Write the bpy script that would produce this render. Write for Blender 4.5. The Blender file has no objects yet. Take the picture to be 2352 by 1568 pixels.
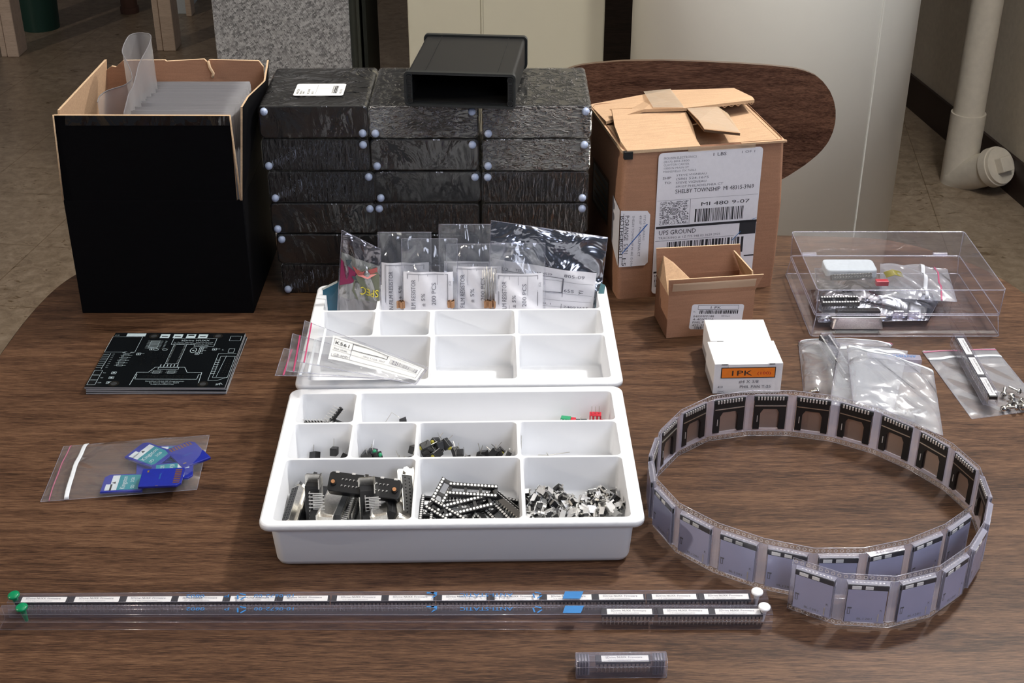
import bpy, bmesh, math, random
from mathutils import Vector, Matrix, noise as mnoise

SC = bpy.context.scene
C = SC.collection
TZ = 740.0                      # table top height (mm)
PI = math.pi

# ------------------------------------------------------------------ camera
FPX, PITCH, CH = 3113.0, math.radians(28.6), 600.0
cd = bpy.data.cameras.new('camera'); cam = bpy.data.objects.new('camera', cd); C.objects.link(cam)
cam.location = (0, 0, (TZ + CH) / 1000); cam.rotation_euler = (PI / 2 - PITCH, 0, 0)
cd.sensor_width = 36; cd.lens = 36 * FPX / 2352; cd.clip_start = 0.05; cd.clip_end = 60
SC.camera = cam

# ------------------------------------------------------------------ world, lights, exposure
w = bpy.data.worlds.new('world'); SC.world = w; w.use_nodes = True
w.node_tree.nodes['Background'].inputs[0].default_value = (0.80, 0.86, 1.0, 1)
w.node_tree.nodes['Background'].inputs[1].default_value = 0.12
def area(name, loc, target, size, power, col, shape='SQUARE', size_y=None):
    l = bpy.data.lights.new(name, 'AREA'); l.energy = power; l.color = col; l.shape = shape; l.size = size
    if size_y: l.size_y = size_y
    o = bpy.data.objects.new(name, l); C.objects.link(o); o.location = loc
    o.rotation_euler = (Vector(target) - Vector(loc)).to_track_quat('-Z', 'Y').to_euler()
    return o
area('key_lamp', (0.82, 1.50, 2.25), (0.05, 1.0, 0.74), 0.14, 27, (1.0, 0.97, 0.93), 'DISK')
area('room_lamp', (-3.6, 0.35, 2.15), (0.0, 1.6, 0.6), 0.14, 50, (1.0, 0.88, 0.76), 'DISK')
area('front_softbox', (1.0, -0.75, 2.0), (0.25, 1.1, 0.74), 1.0, 16, (0.78, 0.83, 1.0), 'RECTANGLE', 0.7)
bf = area('ceiling_fill', (0.6, 0.0, 1.55), (0.85, 1.0, 2.75), 0.12, 55, (1.0, 0.98, 0.95), 'DISK'); bf.data.spread = math.radians(110)  # added lamp aimed up, brightens the ceiling that glossy things reflect
SC.view_settings.view_transform = 'Standard'; SC.view_settings.look = 'None'
SC.view_settings.exposure = -0.04; SC.view_settings.gamma = 1.0; SC.view_settings.use_curve_mapping = False
SC.cycles.transparent_max_bounces = 40; SC.cycles.max_bounces = 10
SC.cycles.caustics_reflective = False; SC.cycles.caustics_refractive = False
SC.cycles.use_denoising = True

# ------------------------------------------------------------------ pixel <-> world (mm, z above the table)
_s, _c = math.sin(PITCH), math.cos(PITCH)
def W(u, v, z=0.0):
    a, b = (u - 1176) / FPX, (v - 784) / FPX
    t = (z - CH) / (-_s - b * _c)
    return Vector((a * t, (_c - b * _s) * t, z))
def WY(u, v, Y):
    a, b = (u - 1176) / FPX, (v - 784) / FPX
    t = Y / (_c - b * _s)
    return Vector((a * t, Y, CH + (-_s - b * _c) * t))

# ------------------------------------------------------------------ materials
MATS = {}
class NT:
    def __init__(s, name):
        s.m = bpy.data.materials.new(name); s.m.use_nodes = True
        s.t = s.m.node_tree; s.n = s.t.nodes; s.l = s.t.links
        s.b = s.n['Principled BSDF']; s.out = s.n['Material Output']; MATS[name] = s.m
        s.tc = s.n.new('ShaderNodeTexCoord')
    def N(s, typ, **k):
        n = s.n.new('ShaderNode' + typ)
        for a, b in k.items():
            if a.startswith('i_'):
                key = a[2:]; key = int(key) if key.isdigit() else key.replace('_', ' ')
                n.inputs[key].default_value = b
            else: setattr(n, a, b)
        return n
    def L(s, a, b): s.l.new(a, b)
    def mapping(s, sc, rot=(0, 0, 0), src='Object'):
        m = s.N('Mapping'); m.inputs['Scale'].default_value = sc; m.inputs['Rotation'].default_value = rot
        s.L(s.tc.outputs[src], m.inputs['Vector']); return m.outputs[0]
    def noise(s, vec, scale=5, detail=6, rough=.6, dist=0):
        n = s.N('TexNoise', i_Scale=scale, i_Detail=detail, i_Roughness=rough, i_Distortion=dist); s.L(vec, n.inputs['Vector']); return n.outputs[0]
    def ramp(s, fac, stops):
        r = s.N('ValToRGB'); e = r.color_ramp.elements
        while len(e) < len(stops): e.new(.5)
        for i, (p, c) in enumerate(stops):
            e[i].position = p; e[i].color = (*c, 1) if len(c) == 3 else c
        s.L(fac, r.inputs[0]); return r.outputs[0]
    def bump(s, h, strength=.3, dist=.001):
        b = s.N('Bump', i_Strength=strength, i_Distance=dist); s.L(h, b.inputs['Height']); return b.outputs[0]
def P(name, col, rough=.5, metal=0.0, var=.06, scale=300, bump=0.0, bscale=None, coat=0, spec=None, trans=0, sub=0):
    """principled material whose colour and surface vary by procedural noise"""
    t = NT(name)
    nz = t.noise(t.mapping((1, 1, 1)), scale, 4)
    lo = tuple(max(0, c * (1 - var)) for c in col); hi = tuple(min(1, c * (1 + var)) for c in col)
    t.L(t.ramp(nz, [(.3, lo), (.7, hi)]), t.b.inputs['Base Color'])
    t.b.inputs['Roughness'].default_value = rough; t.b.inputs['Metallic'].default_value = metal
    if coat: t.b.inputs['Coat Weight'].default_value = coat; t.b.inputs['Coat Roughness'].default_value = .08
    if spec is not None: t.b.inputs['Specular IOR Level'].default_value = spec
    if trans: t.b.inputs['Transmission Weight'].default_value = trans
    if sub: t.b.inputs['Subsurface Weight'].default_value = sub; t.b.inputs['Subsurface Scale'].default_value = .004
    if bump:
        t.L(t.bump(t.noise(t.mapping((1, 1, 1)), bscale or scale, 5), bump), t.b.inputs['Normal'])
    return t.m
def film(name, gloss=.12, haze=.06, rough=.08, hcol=(.8, .82, .88), wr=.5, wscale=(60, 60, 60), wdist=.002, tint=(1, 1, 1), fres=1.35, nscale=1.0, sharp=False, det=4):
    """thin clear plastic: see-through, with a glossy coat that follows procedural creases and a little milky haze"""
    t = NT(name); t.n.remove(t.b)
    tr = t.N('BsdfTransparent'); tr.inputs[0].default_value = (*tint, 1)
    gl = t.N('BsdfGlossy', i_Roughness=rough); df = t.N('BsdfDiffuse'); df.inputs[0].default_value = (*hcol, 1)
    tl = t.N('BsdfTranslucent'); tl.inputs[0].default_value = (*hcol, 1)
    h = t.noise(t.mapping(wscale), nscale, det, .5, .6)
    if sharp:
        h = t.ramp(h, [(.42, (0, 0, 0)), (.5, (1, 1, 1)), (.58, (.2, .2, .2))])
    bn = t.bump(h, wr, wdist)
    t.L(bn, gl.inputs['Normal'])
    ge = t.N('NewGeometry'); io = t.N('Math', operation='MULTIPLY_ADD'); io.inputs[1].default_value = 1 / fres - fres; io.inputs[2].default_value = fres
    t.L(ge.outputs['Backfacing'], io.inputs[0])      # thin sheet: the same index from either side
    fr = t.N('Fresnel'); t.L(io.outputs[0], fr.inputs['IOR']); t.L(bn, fr.inputs['Normal'])
    ad = t.N('Math', operation='ADD', use_clamp=True); ad.inputs[1].default_value = gloss; t.L(fr.outputs[0], ad.inputs[0])
    dd = t.N('MixShader', i_0=.4); t.L(df.outputs[0], dd.inputs[1]); t.L(tl.outputs[0], dd.inputs[2])
    m1 = t.N('MixShader', i_0=haze); t.L(tr.outputs[0], m1.inputs[1]); t.L(dd.outputs[0], m1.inputs[2])
    m2 = t.N('MixShader'); t.L(ad.outputs[0], m2.inputs[0]); t.L(m1.outputs[0], m2.inputs[1]); t.L(gl.outputs[0], m2.inputs[2])
    t.L(m2.outputs[0], t.out.inputs['Surface']); return t.m

def wood(name, c0, c1, c2, rough, sx=1.0):
    t = NT(name)
    a = t.noise(t.mapping((14 * sx, 190 * sx, 190 * sx)), 1.0, 6, .65, .9)
    b = t.noise(t.mapping((75 * sx, 1500 * sx, 1500 * sx)), 1.0, 4, .7, .3)
    c = t.noise(t.mapping((3.0 * sx, 22 * sx, 22 * sx)), 1.0, 5, .6, 1.6)
    m = t.N('Math', operation='MULTIPLY_ADD'); m.inputs[1].default_value = .50; t.L(b, m.inputs[0])
    k = t.N('Math', operation='MULTIPLY'); k.inputs[1].default_value = .30; t.L(a, k.inputs[0]); t.L(k.outputs[0], m.inputs[2])
    q = t.N('Math', operation='MULTIPLY_ADD'); q.inputs[1].default_value = .22; t.L(c, q.inputs[0]); t.L(m.outputs[0], q.inputs[2])
    t.L(t.ramp(q.outputs[0], [(.43, c0), (.51, c1), (.60, c2)]), t.b.inputs['Base Color'])
    t.b.inputs['Roughness'].default_value = rough
    t.b.inputs['Specular IOR Level'].default_value = .32
    t.L(t.bump(b, .12, .0004), t.b.inputs['Normal'])
    return t.m
wood('walnut_laminate', (.026, .0115, .006), (.078, .038, .0200), (.150, .080, .043), .42)
wood('chair_walnut', (.028, .012, .008), (.072, .034, .021), (.13, .066, .041), .25)
wood('bench_pine', (.42, .325, .25), (.52, .41, .325), (.60, .48, .385), .6)
wood('dark_panel', (.010, .006, .004), (.018, .0105, .007), (.028, .017, .011), .7, .6)

def mk_floor():
    t = NT('speckled_tile')
    o = t.mapping((1, 1, 1))
    a = t.noise(o, 3.0, 6, .7); b = t.noise(o, 34, 6, .75, .5)
    fl = t.noise(t.mapping((26, 52, 40), (0, 0, .5)), 1.0, 3, .5, 1.2)
    base = t.ramp(b, [(.30, (.20, .15, .105)), (.5, (.31, .24, .172)), (.68, (.41, .33, .25))])
    big = t.ramp(a, [(.35, (.86, .84, .80)), (.65, (1, 1, 1))])
    mx = t.N('MixRGB', blend_type='MULTIPLY', i_0=1.0); t.L(base, mx.inputs[1]); t.L(big, mx.inputs[2])
    fm = t.ramp(fl, [(.64, (0, 0, 0)), (.70, (1, 1, 1))])
    m2 = t.N('MixRGB', blend_type='MIX'); t.L(fm, m2.inputs[0]); t.L(mx.outputs[0], m2.inputs[1]); m2.inputs[2].default_value = (.13, .085, .045, 1)
    # tile joints, 305 mm
    br = t.N('TexBrick', offset=0.0, i_Scale=1.0); br.inputs['Color1'].default_value = (1, 1, 1, 1); br.inputs['Color2'].default_value = (.93, .93, .93, 1)
    br.inputs['Mortar'].default_value = (.55, .5, .42, 1); br.inputs['Mortar Size'].default_value = .0012; br.inputs['Brick Width'].default_value = .305; br.inputs['Row Height'].default_value = .305
    t.L(t.mapping((1, 1, 1), (0, 0, .14)), br.inputs['Vector'])
    m3 = t.N('MixRGB', blend_type='MULTIPLY', i_0=1.0); t.L(m2.outputs[0], m3.inputs[1]); t.L(br.outputs[0], m3.inputs[2])
    t.L(m3.outputs[0], t.b.inputs['Base Color'])
    t.b.inputs['Roughness'].default_value = .32
    t.L(t.bump(t.noise(o, 14, 4), .35, .004), t.b.inputs['Normal'])
mk_floor()
def mk_galv():
    t = NT('galvanized_spangle')
    v = t.N('TexVoronoi', i_Scale=1.0, distance='MINKOWSKI'); v.inputs['Randomness'].default_value = 1; v.inputs['Exponent'].default_value = .6
    t.L(t.mapping((230, 230, 230), (.3, .5, .2)), v.inputs['Vector'])
    sp = t.N('SeparateColor'); t.L(v.outputs['Color'], sp.inputs[0])
    t.L(t.ramp(sp.outputs[0], [(.0, (.12, .122, .125)), (.3, (.22, .222, .225)), (.6, (.33, .333, .335)), (1, (.46, .465, .47))]), t.b.inputs['Base Color'])
    t.b.inputs['Metallic'].default_value = .35; t.b.inputs['Roughness'].default_value = .5
mk_galv()
def mk_card(name, c, rough=.85):
    t = NT(name)
    a = t.noise(t.mapping((40, 400, 400)), 1.0, 5, .6); b = t.noise(t.mapping((1, 1, 1)), 900, 3, .7)
    r1 = t.ramp(a, [(.3, tuple(x * .9 for x in c)), (.7, tuple(x * 1.08 for x in c))]); r2 = t.ramp(b, [(.35, (.88, .87, .85)), (.65, (1, 1, 1))])
    mx = t.N('MixRGB', blend_type='MULTIPLY', i_0=1.0); t.L(r1, mx.inputs[1]); t.L(r2, mx.inputs[2]); t.L(mx.outputs[0], t.b.inputs['Base Color'])
    t.b.inputs['Roughness'].default_value = rough; t.b.inputs['Specular IOR Level'].default_value = .06 if c[0] < .02 else .25
    t.L(t.bump(b, .15, .0004), t.b.inputs['Normal'])
mk_card('kraft_card', (.40, .212, .13)); mk_card('kraft_flap', (.56, .365, .225)); mk_card('kraft_inner', (.33, .19, .10)); mk_card('kraft_edge', (.62, .44, .28))
mk_card('black_card', (.0032, .0032, .0042), .6); mk_card('corrugate_dark', (.10, .055, .03))
P('wall_paint', (.50, .44, .35), .85, 0, .08, 60, .5, 120)
P('ceiling_paint', (.80, .79, .76), .9, 0, .03, 20)
P('wall_rough', (.34, .31, .26), .9, 0, .12, 90, .8, 160)
P('baseboard_vinyl', (.030, .017, .013), .5)
P('cream_enamel', (.50, .475, .37), .45, 0, .02, 5)
P('white_enamel', (.66, .655, .61), .38, 0, .02, 4, .1, 30)
P('pipe_paint', (.62, .565, .47), .5, 0, .05, 60, .25, 90)
P('grey_floor_edge', (.05, .05, .045), .6)
P('galv_edge', (.045, .05, .04), .45, .5)
P('green_bin', (.004, .035, .024), .5)
P('terracotta', (.12, .06, .045), .8)
P('tray_white', (.75, .76, .78), .34, 0, .01, 20, 0, None, 0, .5)
P('box_white', (.83, .83, .84), .55, 0, .02, 200)
P('paper', (.80, .79, .83), .7, 0, .02, 300)
P('paper_warm', (.80, .80, .77), .7, 0, .02, 300)
P('ink', (.02, .02, .025), .7); P('ink_grey', (.16, .16, .19), .7); P('ink_light', (.24, .24, .27), .7)
P('ink_blue', (.02, .16, .42), .6); P('pen_blue', (.03, .13, .42), .5); P('orange', (.90, .23, .02), .6)
P('label_line', (.25, .25, .32), .7)
P('table_edge', (.035, .028, .022), .4); P('edge_gold', (.10, .06, .035), .3)
P('dark_metal', (.06, .06, .06), .4, .8); P('chrome', (.72, .71, .68), .16, 1.0, .1, 500)
P('tin', (.84, .82, .77), .30, 1.0, .15, 900); P('nickel_dull', (.55, .53, .49), .33, 1.0, .12, 400, .2, 300)
P('bright_plate', (.85, .84, .82), .35, .6, .06, 500)
P('copper', (.70, .35, .17), .35, .8)
P('enclosure_black', (.012, .0118, .0115), .42, .1, .15, 700, .08, 1200)
P('bezel_black', (.016, .018, .018), .38); P('inside_black', (.004, .004, .004), .7)
P('plastic_black', (.012, .012, .013), .35); P('plastic_dark', (.03, .032, .034), .4); P('socket_hole', (.002, .002, .002), .8)
P('bead', (.42, .49, .66), .28, 0, .05, 200, 0, None, .3)
P('pcb_black', (.004, .005, .006), .22); P('silk', (.36, .44, .47), .5); P('pcb_edge', (.30, .31, .33), .6); P('solder', (.07, .065, .055), .35, .9)
P('sd_blue', (.012, .022, .26), .28); P('sd_blue_dark', (.008, .012, .10), .3); P('teal', (.010, .20, .25), .4); P('sd_gold', (.62, .42, .12), .3, .8); P('sd_copper', (.30, .14, .07), .4, .7)
P('green_peg', (.0, .22, .085), .3); P('white_peg', (.86, .86, .88), .35); P('red_plastic', (.50, .012, .03), .35); P('green_plastic', (.015, .28, .12), .4); P('yellow_lens', (.34, .30, .03), .2, 0, .1, 300)
P('zip_white', (.72, .76, .80), .35); P('zip_red', (.45, .05, .14), .5); P('zip_pink', (.42, .14, .22), .5)
P('foam_white', (.50, .56, .60), .7)
P('socket_shell', (.52, .54, .76), .40, .3, .04, 60); P('shell_slot', (.85, .85, .84), .5); P('window_plate', (.50, .40, .35), .35, .8, .05, 80)  # shell blue and plate brown: reflected cool light and table put into the colour
P('blue_scrap', (.03, .11, .17), .25); P('teal_scrap', (.10, .24, .27), .3); P('cream_print', (.55, .57, .52), .3); P('red_print', (.45, .10, .09), .3); P('maroon_print', (.24, .02, .08), .3); P('olive_print', (.17, .18, .12), .3); P('yellow_print', (.75, .62, .04), .4); P('dark_print', (.06, .08, .09), .3)
P('resistor_tan', (.45, .24, .12), .5)
film('bag_film', .03, .07, .12, (.85, .86, .92), .8, (20, 34, 20), .010, fres=1.3, det=1.5)
film('bag_film_crisp', .08, .07, .09, (.80, .86, 1.0), 1.0, (34, 34, 18), .018, fres=1.35, det=1.6)
film('bag_film_hazy', .07, .26, .16, (.84, .88, .96), .9, (18, 30, 18), .012, fres=1.35, det=1.3)  # raised haze puts the white highlights of the bags into the film colour
film('shrink_film', .045, .004, .05, (.6, .6, .65), 1.0, (300, 110, 70), .014, fres=1.45, sharp=False)
film('shrink_film_calm', .045, .004, .05, (.6, .6, .65), .8, (34, 34, 20), .010, fres=1.45)
film('shrink_film_radial', .07, .008, .05, (.6, .6, .65), 1.0, (110, 90, 260), .012, fres=1.6, sharp=True)
film('clear_hard', .02, .035, .03, (.80, .80, .95), .0, (5, 5, 5), .001, fres=1.45, tint=(.97, .965, .985))
film('clear_edge', .10, .28, .10, (.80, .80, .95), .0, (5, 5, 5), .001, fres=1.5, tint=(.93, .92, .97))
film('tube_clear', .03, .07, .07, (.62, .62, .80), .1, (8, 90, 90), .001, fres=1.3, tint=(.975, .97, .985))
film('sleeve_clear', .04, .16, .07, (.66, .66, .86), .1, (8, 90, 90), .001, fres=1.3, tint=(.97, .965, .985))
film('tape_clear', .05, .46, .12, (.74, .74, .92), .25, (50, 50, 50), .002, fres=1.3, tint=(.97, .97, .985))  # lavender haze colour stands in for cool light reflected by the tape
film('ring_edge', .05, .75, .2, (.85, .80, .80), 0, (5, 5, 5), .001, fres=1.3)
film('tape_flange', .06, .14, .12, (.75, .70, .72), .1, (50, 50, 50), .002, fres=1.4)
film('tape_window', .03, .06, .06, (.7, .72, .95), .2, (30, 30, 30), .002, fres=1.15)
film('frosted', .03, .42, .35, (.48, .48, .50), .2, (40, 40, 40), .002, fres=1.3)
film('frosted_edge', .02, .80, .35, (.33, .32, .335), .1, (40, 40, 40), .002, fres=1.2)
film('packing_tape', .015, .55, .3, (.78, .64, .47), .4, (60, 60, 60), .002, fres=1.35)
def mk_foil(name, col, rough, amt, wsc):
    t = NT(name)
    h = t.noise(t.mapping(wsc), 1.0, 3, .5, 1.0)
    t.L(t.ramp(h, [(.3, tuple(c * .8 for c in col)), (.7, col)]), t.b.inputs['Base Color'])
    t.b.inputs['Metallic'].default_value = 1; t.b.inputs['Roughness'].default_value = rough
    t.L(t.bump(h, 1.0, .008), t.b.inputs['Normal'])
    tr = t.N('BsdfTransparent'); mx = t.N('MixShader', i_0=amt); t.L(tr.outputs[0], mx.inputs[1]); t.L(t.b.outputs[0], mx.inputs[2]); t.L(mx.outputs[0], t.out.inputs['Surface'])
mk_foil('static_foil', (.42, .44, .50), .16, .82, (26, 26, 26)); mk_foil('foil_window', (.50, .48, .52), .14, .45, (24, 24, 24))

# ------------------------------------------------------------------ mesh builder (all lengths in mm)
_TX = {}
def text_geo(s, bold=0.0):
    k = (s, bold)
    if k not in _TX:
        cu = bpy.data.curves.new('t', 'FONT'); cu.body = s; cu.size = 1; cu.resolution_u = 2; cu.offset = 0.0
        ob = bpy.data.objects.new('t', cu); me = ob.to_mesh()
        vs = [(v.co.x, v.co.y) for v in me.vertices]; fs = [tuple(p.vertices) for p in me.polygons]
        ob.to_mesh_clear(); bpy.data.objects.remove(ob); bpy.data.curves.remove(cu)
        x1 = max((v[0] for v in vs), default=1)
        _TX[k] = (vs, fs, x1)
    return _TX[k]
def rrect(w, h, r, n=5, cx=0.0, cy=0.0):
    r = min(r, w / 2 - 1e-3, h / 2 - 1e-3); out = []
    for (sx, sy, a0) in ((1, 1, 0), (-1, 1, 90), (-1, -1, 180), (1, -1, 270)):
        for i in range(n + 1):
            a = math.radians(a0 + 90 * i / n)
            out.append((cx + sx * (w / 2 - r) + r * math.cos(a), cy + sy * (h / 2 - r) + r * math.sin(a)))
    return out
def frame(o, x, y, off=0.0):
    """(a,b) mm -> point on the plane through o spanned by unit-ish x, y, lifted by off along its normal"""
    o, x, y = Vector(o), Vector(x).normalized(), Vector(y).normalized(); n = x.cross(y)
    return lambda a, b, d=0.0: o + x * a + y * b + n * (off + d)
class MB:
    def __init__(s): s.v = []; s.f = []; s.m = []; s.sm = []
    def add(s, vs, fs, mat, M=None, smooth=False):
        b = len(s.v)
        s.v += [(M @ Vector(v)) if M is not None else Vector(v) for v in vs]
        for f in fs: s.f.append(tuple(i + b for i in f)); s.m.append(mat); s.sm.append(smooth)
    def box(s, x0, x1, y0, y1, z0, z1, mat, M=None):
        v = [(x, y, z) for x in (x0, x1) for y in (y0, y1) for z in (z0, z1)]
        s.add(v, [(0, 1, 3, 2), (4, 6, 7, 5), (0, 4, 5, 1), (2, 3, 7, 6), (0, 2, 6, 4), (1, 5, 7, 3)], mat, M)
    def loft(s, loops, mat, cap0=True, cap1=True, M=None, smooth=False, flip=False):
        n = len(loops[0]); vs = [p for l in loops for p in l]; fs = []
        for k in range(len(loops) - 1):
            for i in range(n):
                j = (i + 1) % n; q = (k * n + i, k * n + j, (k + 1) * n + j, (k + 1) * n + i)
                fs.append(q[::-1] if flip else q)
        if cap0: fs.append(tuple(range(n))[::-1] if not flip else tuple(range(n)))
        if cap1: fs.append(tuple(range((len(loops) - 1) * n, len(loops) * n)))
        s.add(vs, fs, mat, M, smooth)
    def prism(s, poly, z0, z1, mat, M=None, smooth=False):
        s.loft([[(x, y, z0) for x, y in poly], [(x, y, z1) for x, y in poly]], mat, M=M, smooth=smooth)
    def cyl(s, a, b, r, mat, n=14, r1=None, caps=True, smooth=True):
        a, b = Vector(a), Vector(b); d = (b - a).normalized(); u = d.orthogonal().normalized(); w_ = d.cross(u)
        r1 = r if r1 is None else r1
        l0 = [a + (u * math.cos(t) + w_ * math.sin(t)) * r for t in [2 * PI * i / n for i in range(n)]]
        l1 = [b + (u * math.cos(t) + w_ * math.sin(t)) * r1 for t in [2 * PI * i / n for i in range(n)]]
        s.loft([l0, l1], mat, False, False, smooth=smooth)
        if caps: s.add(l0, [tuple(range(n))[::-1]], mat); s.add(l1, [tuple(range(n))], mat)
    def tube(s, pts, r, mat, n=6):
        pts = [Vector(p) for p in pts]; loops = []; u = None
        for i, p in enumerate(pts):
            d = (pts[min(i + 1, len(pts) - 1)] - pts[max(i - 1, 0)]).normalized()
            u = d.orthogonal().normalized() if u is None else (u - d * u.dot(d)).normalized()
            w_ = d.cross(u); loops.append([p + (u * math.cos(2 * PI * k / n) + w_ * math.sin(2 * PI * k / n)) * r for k in range(n)])
        s.loft(loops, mat, smooth=True)
    def ball(s, c, r, mat, n=16, m=10):
        c = Vector(c); vs = [c + Vector((0, 0, r))]; fs = []
        for i in range(1, m):
            for j in range(n):
                a, b = PI * i / m, 2 * PI * j / n
                vs.append(c + Vector((math.sin(a) * math.cos(b), math.sin(a) * math.sin(b), math.cos(a))) * r)
        vs.append(c - Vector((0, 0, r))); L = len(vs) - 1
        for j in range(n):
            k = (j + 1) % n; fs.append((0, 1 + j, 1 + k)); fs.append((L, L - n + k, L - n + j))
            for i in range(m - 2): a = 1 + i * n; fs.append((a + j, a + n + j, a + n + k, a + k))
        s.add(vs, fs, mat, smooth=True)
    def grid(s, fn, nu, nv, mat, smooth=True):
        vs = [fn(i / nu, j / nv) for i in range(nu + 1) for j in range(nv + 1)]
        fs = [(i * (nv + 1) + j, (i + 1) * (nv + 1) + j, (i + 1) * (nv + 1) + j + 1, i * (nv + 1) + j + 1) for i in range(nu) for j in range(nv)]
        s.add(vs, fs, mat, smooth=smooth)
    def sheet(s, fn, poly, mat, d=0.0):
        s.add([fn(x, y, d) for x, y in poly], [tuple(range(len(poly)))], mat)
    def rect(s, fn, x0, y0, x1, y1, mat, d=.12, n=1):
        for i in range(n):
            a, b = x0 + (x1 - x0) * i / n, x0 + (x1 - x0) * (i + 1) / n
            s.add([fn(a, y0, d), fn(b, y0, d), fn(b, y1, d), fn(a, y1, d)], [(0, 1, 2, 3)], mat)
    def outline(s, fn, x0, y0, x1, y1, t, mat, d=.12, n=1):
        s.rect(fn, x0, y0, x1, y0 + t, mat, d, n); s.rect(fn, x0, y1 - t, x1, y1, mat, d, n)
        s.rect(fn, x0, y0, x0 + t, y1, mat, d); s.rect(fn, x1 - t, y0, x1, y1, mat, d)
    def text(s, st, size, fn, x, y, mat, d=.14, width=None, al='L', rot=0, bold=0.0):
        vs, fs, x1 = text_geo(st, bold); k = size; kx = (width / x1) if width else k
        off = 0 if al == 'L' else (-x1 * kx / 2 if al == 'C' else -x1 * kx)
        cr, sr = math.cos(math.radians(rot)), math.sin(math.radians(rot)); out = []
        for a, b in vs:
            a, b = a * kx + off, b * k; out.append(fn(x + a * cr - b * sr, y + a * sr + b * cr, d))
        s.add(out, fs, mat)
    def barcode(s, fn, x0, y0, x1, y1, mat, seed=1, d=.12, unit=None):
        r = random.Random(seed); x = x0; u = unit or (x1 - x0) / 95
        while x < x1:
            wd = u * r.choice((1, 1, 1, 2, 3)); s.rect(fn, x, y0, min(x + wd, x1), y1, mat, d); x += wd + u * r.choice((1, 1, 2, 2))
    def build(s, name, parent=None, origin=(0, 0, 0), bevel=0.0, bseg=2, solid=None, world=None, autosm=False):
        me = bpy.data.meshes.new(name); o0 = Vector(origin)
        me.from_pydata([tuple((v - o0) * .001) for v in s.v], [], s.f)
        names = []
        for m in s.m:
            if m not in names: names.append(m)
        for n_ in names: me.materials.append(MATS[n_])
        idx = {n_: i for i, n_ in enumerate(names)}
        me.polygons.foreach_set('material_index', [idx[m] for m in s.m])
        me.polygons.foreach_set('use_smooth', s.sm)
        me.update()
        o = bpy.data.objects.new(name, me); C.objects.link(o)
        if parent is not None: o.parent = parent
        elif world is not None: o.location = (world[0] * .001, world[1] * .001, (world[2] + TZ) * .001)
        if bevel:
            b = o.modifiers.new('bevel', 'BEVEL'); b.width = bevel * .001; b.segments = bseg; b.limit_method = 'ANGLE'; b.angle_limit = .7
        if solid:
            b = o.modifiers.new('solid', 'SOLIDIFY'); b.thickness = solid * .001; b.offset = -1
        return o
def tag(o, label=None, cat=None, group=None, kind=None):
    if label: o['label'] = label
    if cat: o['category'] = cat
    if group: o['group'] = group
    if kind: o['kind'] = kind
    return o
def thing(name, label, cat, loc=(0, 0, 0), rz=0.0, group=None, rot=None):
    o = bpy.data.objects.new(name, None); C.objects.link(o); o.empty_display_size = .01
    o.location = (loc[0] * .001, loc[1] * .001, (loc[2] + TZ) * .001)
    o.rotation_euler = rot if rot else (0, 0, math.radians(rz))
    return tag(o, label, cat, group)
def dup(root, loc, rot, label=None, group=None):
    r = root.copy(); C.objects.link(r)
    r.location = (loc[0] * .001, loc[1] * .001, (loc[2] + TZ) * .001); r.rotation_euler = rot
    if label: r['label'] = label
    if group: r['group'] = group
    for ch in list(root.children):
        c = ch.copy(); C.objects.link(c); c.parent = r
        for g in list(ch.children): d = g.copy(); C.objects.link(d); d.parent = c
    return r
def struct(o): o['kind'] = 'structure'; return o
ORD = 'first second third fourth fifth sixth seventh eighth ninth tenth eleventh twelfth thirteenth fourteenth fifteenth sixteenth seventeenth eighteenth nineteenth twentieth twenty-first twenty-second twenty-third twenty-fourth twenty-fifth twenty-sixth twenty-seventh twenty-eighth'.split()

# ================================================================== SETTING
FZ = -TZ
b = MB(); b.box(-4500, 2600, -900, 8600, FZ - 30, FZ, 'speckled_tile'); struct(b.build('floor', world=(0, 0, 0)))
# wall on the right: one plane running from (1200,3959) to (1300,3193), with its vinyl baseboard
wa, wb = Vector((1160, 4285, 0)), Vector((1365, 2640, 0)); wd = (wb - wa).normalized(); wn = Vector((-wd.y, wd.x, 0))
if wn.x < 0: wn = -wn
def wallbox(name, off0, off1, z0, z1, mat, p0=wa, p1=wb):
    m = MB(); q = [p0 + wn * off0, p1 + wn * off0, p1 + wn * off1, p0 + wn * off1]
    m.loft([[(p.x, p.y, z0) for p in q], [(p.x, p.y, z1) for p in q]], mat); return struct(m.build(name, world=(0, 0, 0)))
wallbox('wall_right', 0, 90, FZ, 900, 'wall_paint')
wallbox('baseboard_right', -9, 0, FZ, FZ + 98, 'baseboard_vinyl')
b = MB(); b.box(-300, 1290, 4285, 4380, FZ, 900, 'dark_panel'); struct(b.build('wall_back', world=(0, 0, 0)))
b = MB(); b.box(-4500, -300, 8500, 8600, FZ, 900, 'dark_panel'); struct(b.build('wall_far', world=(0, 0, 0)))

b = MB(); b.box(-4500, 2600, -2600, 8600, 2010, 2050, 'ceiling_paint'); struct(b.build('ceiling', world=(0, 0, 0)))

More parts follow.
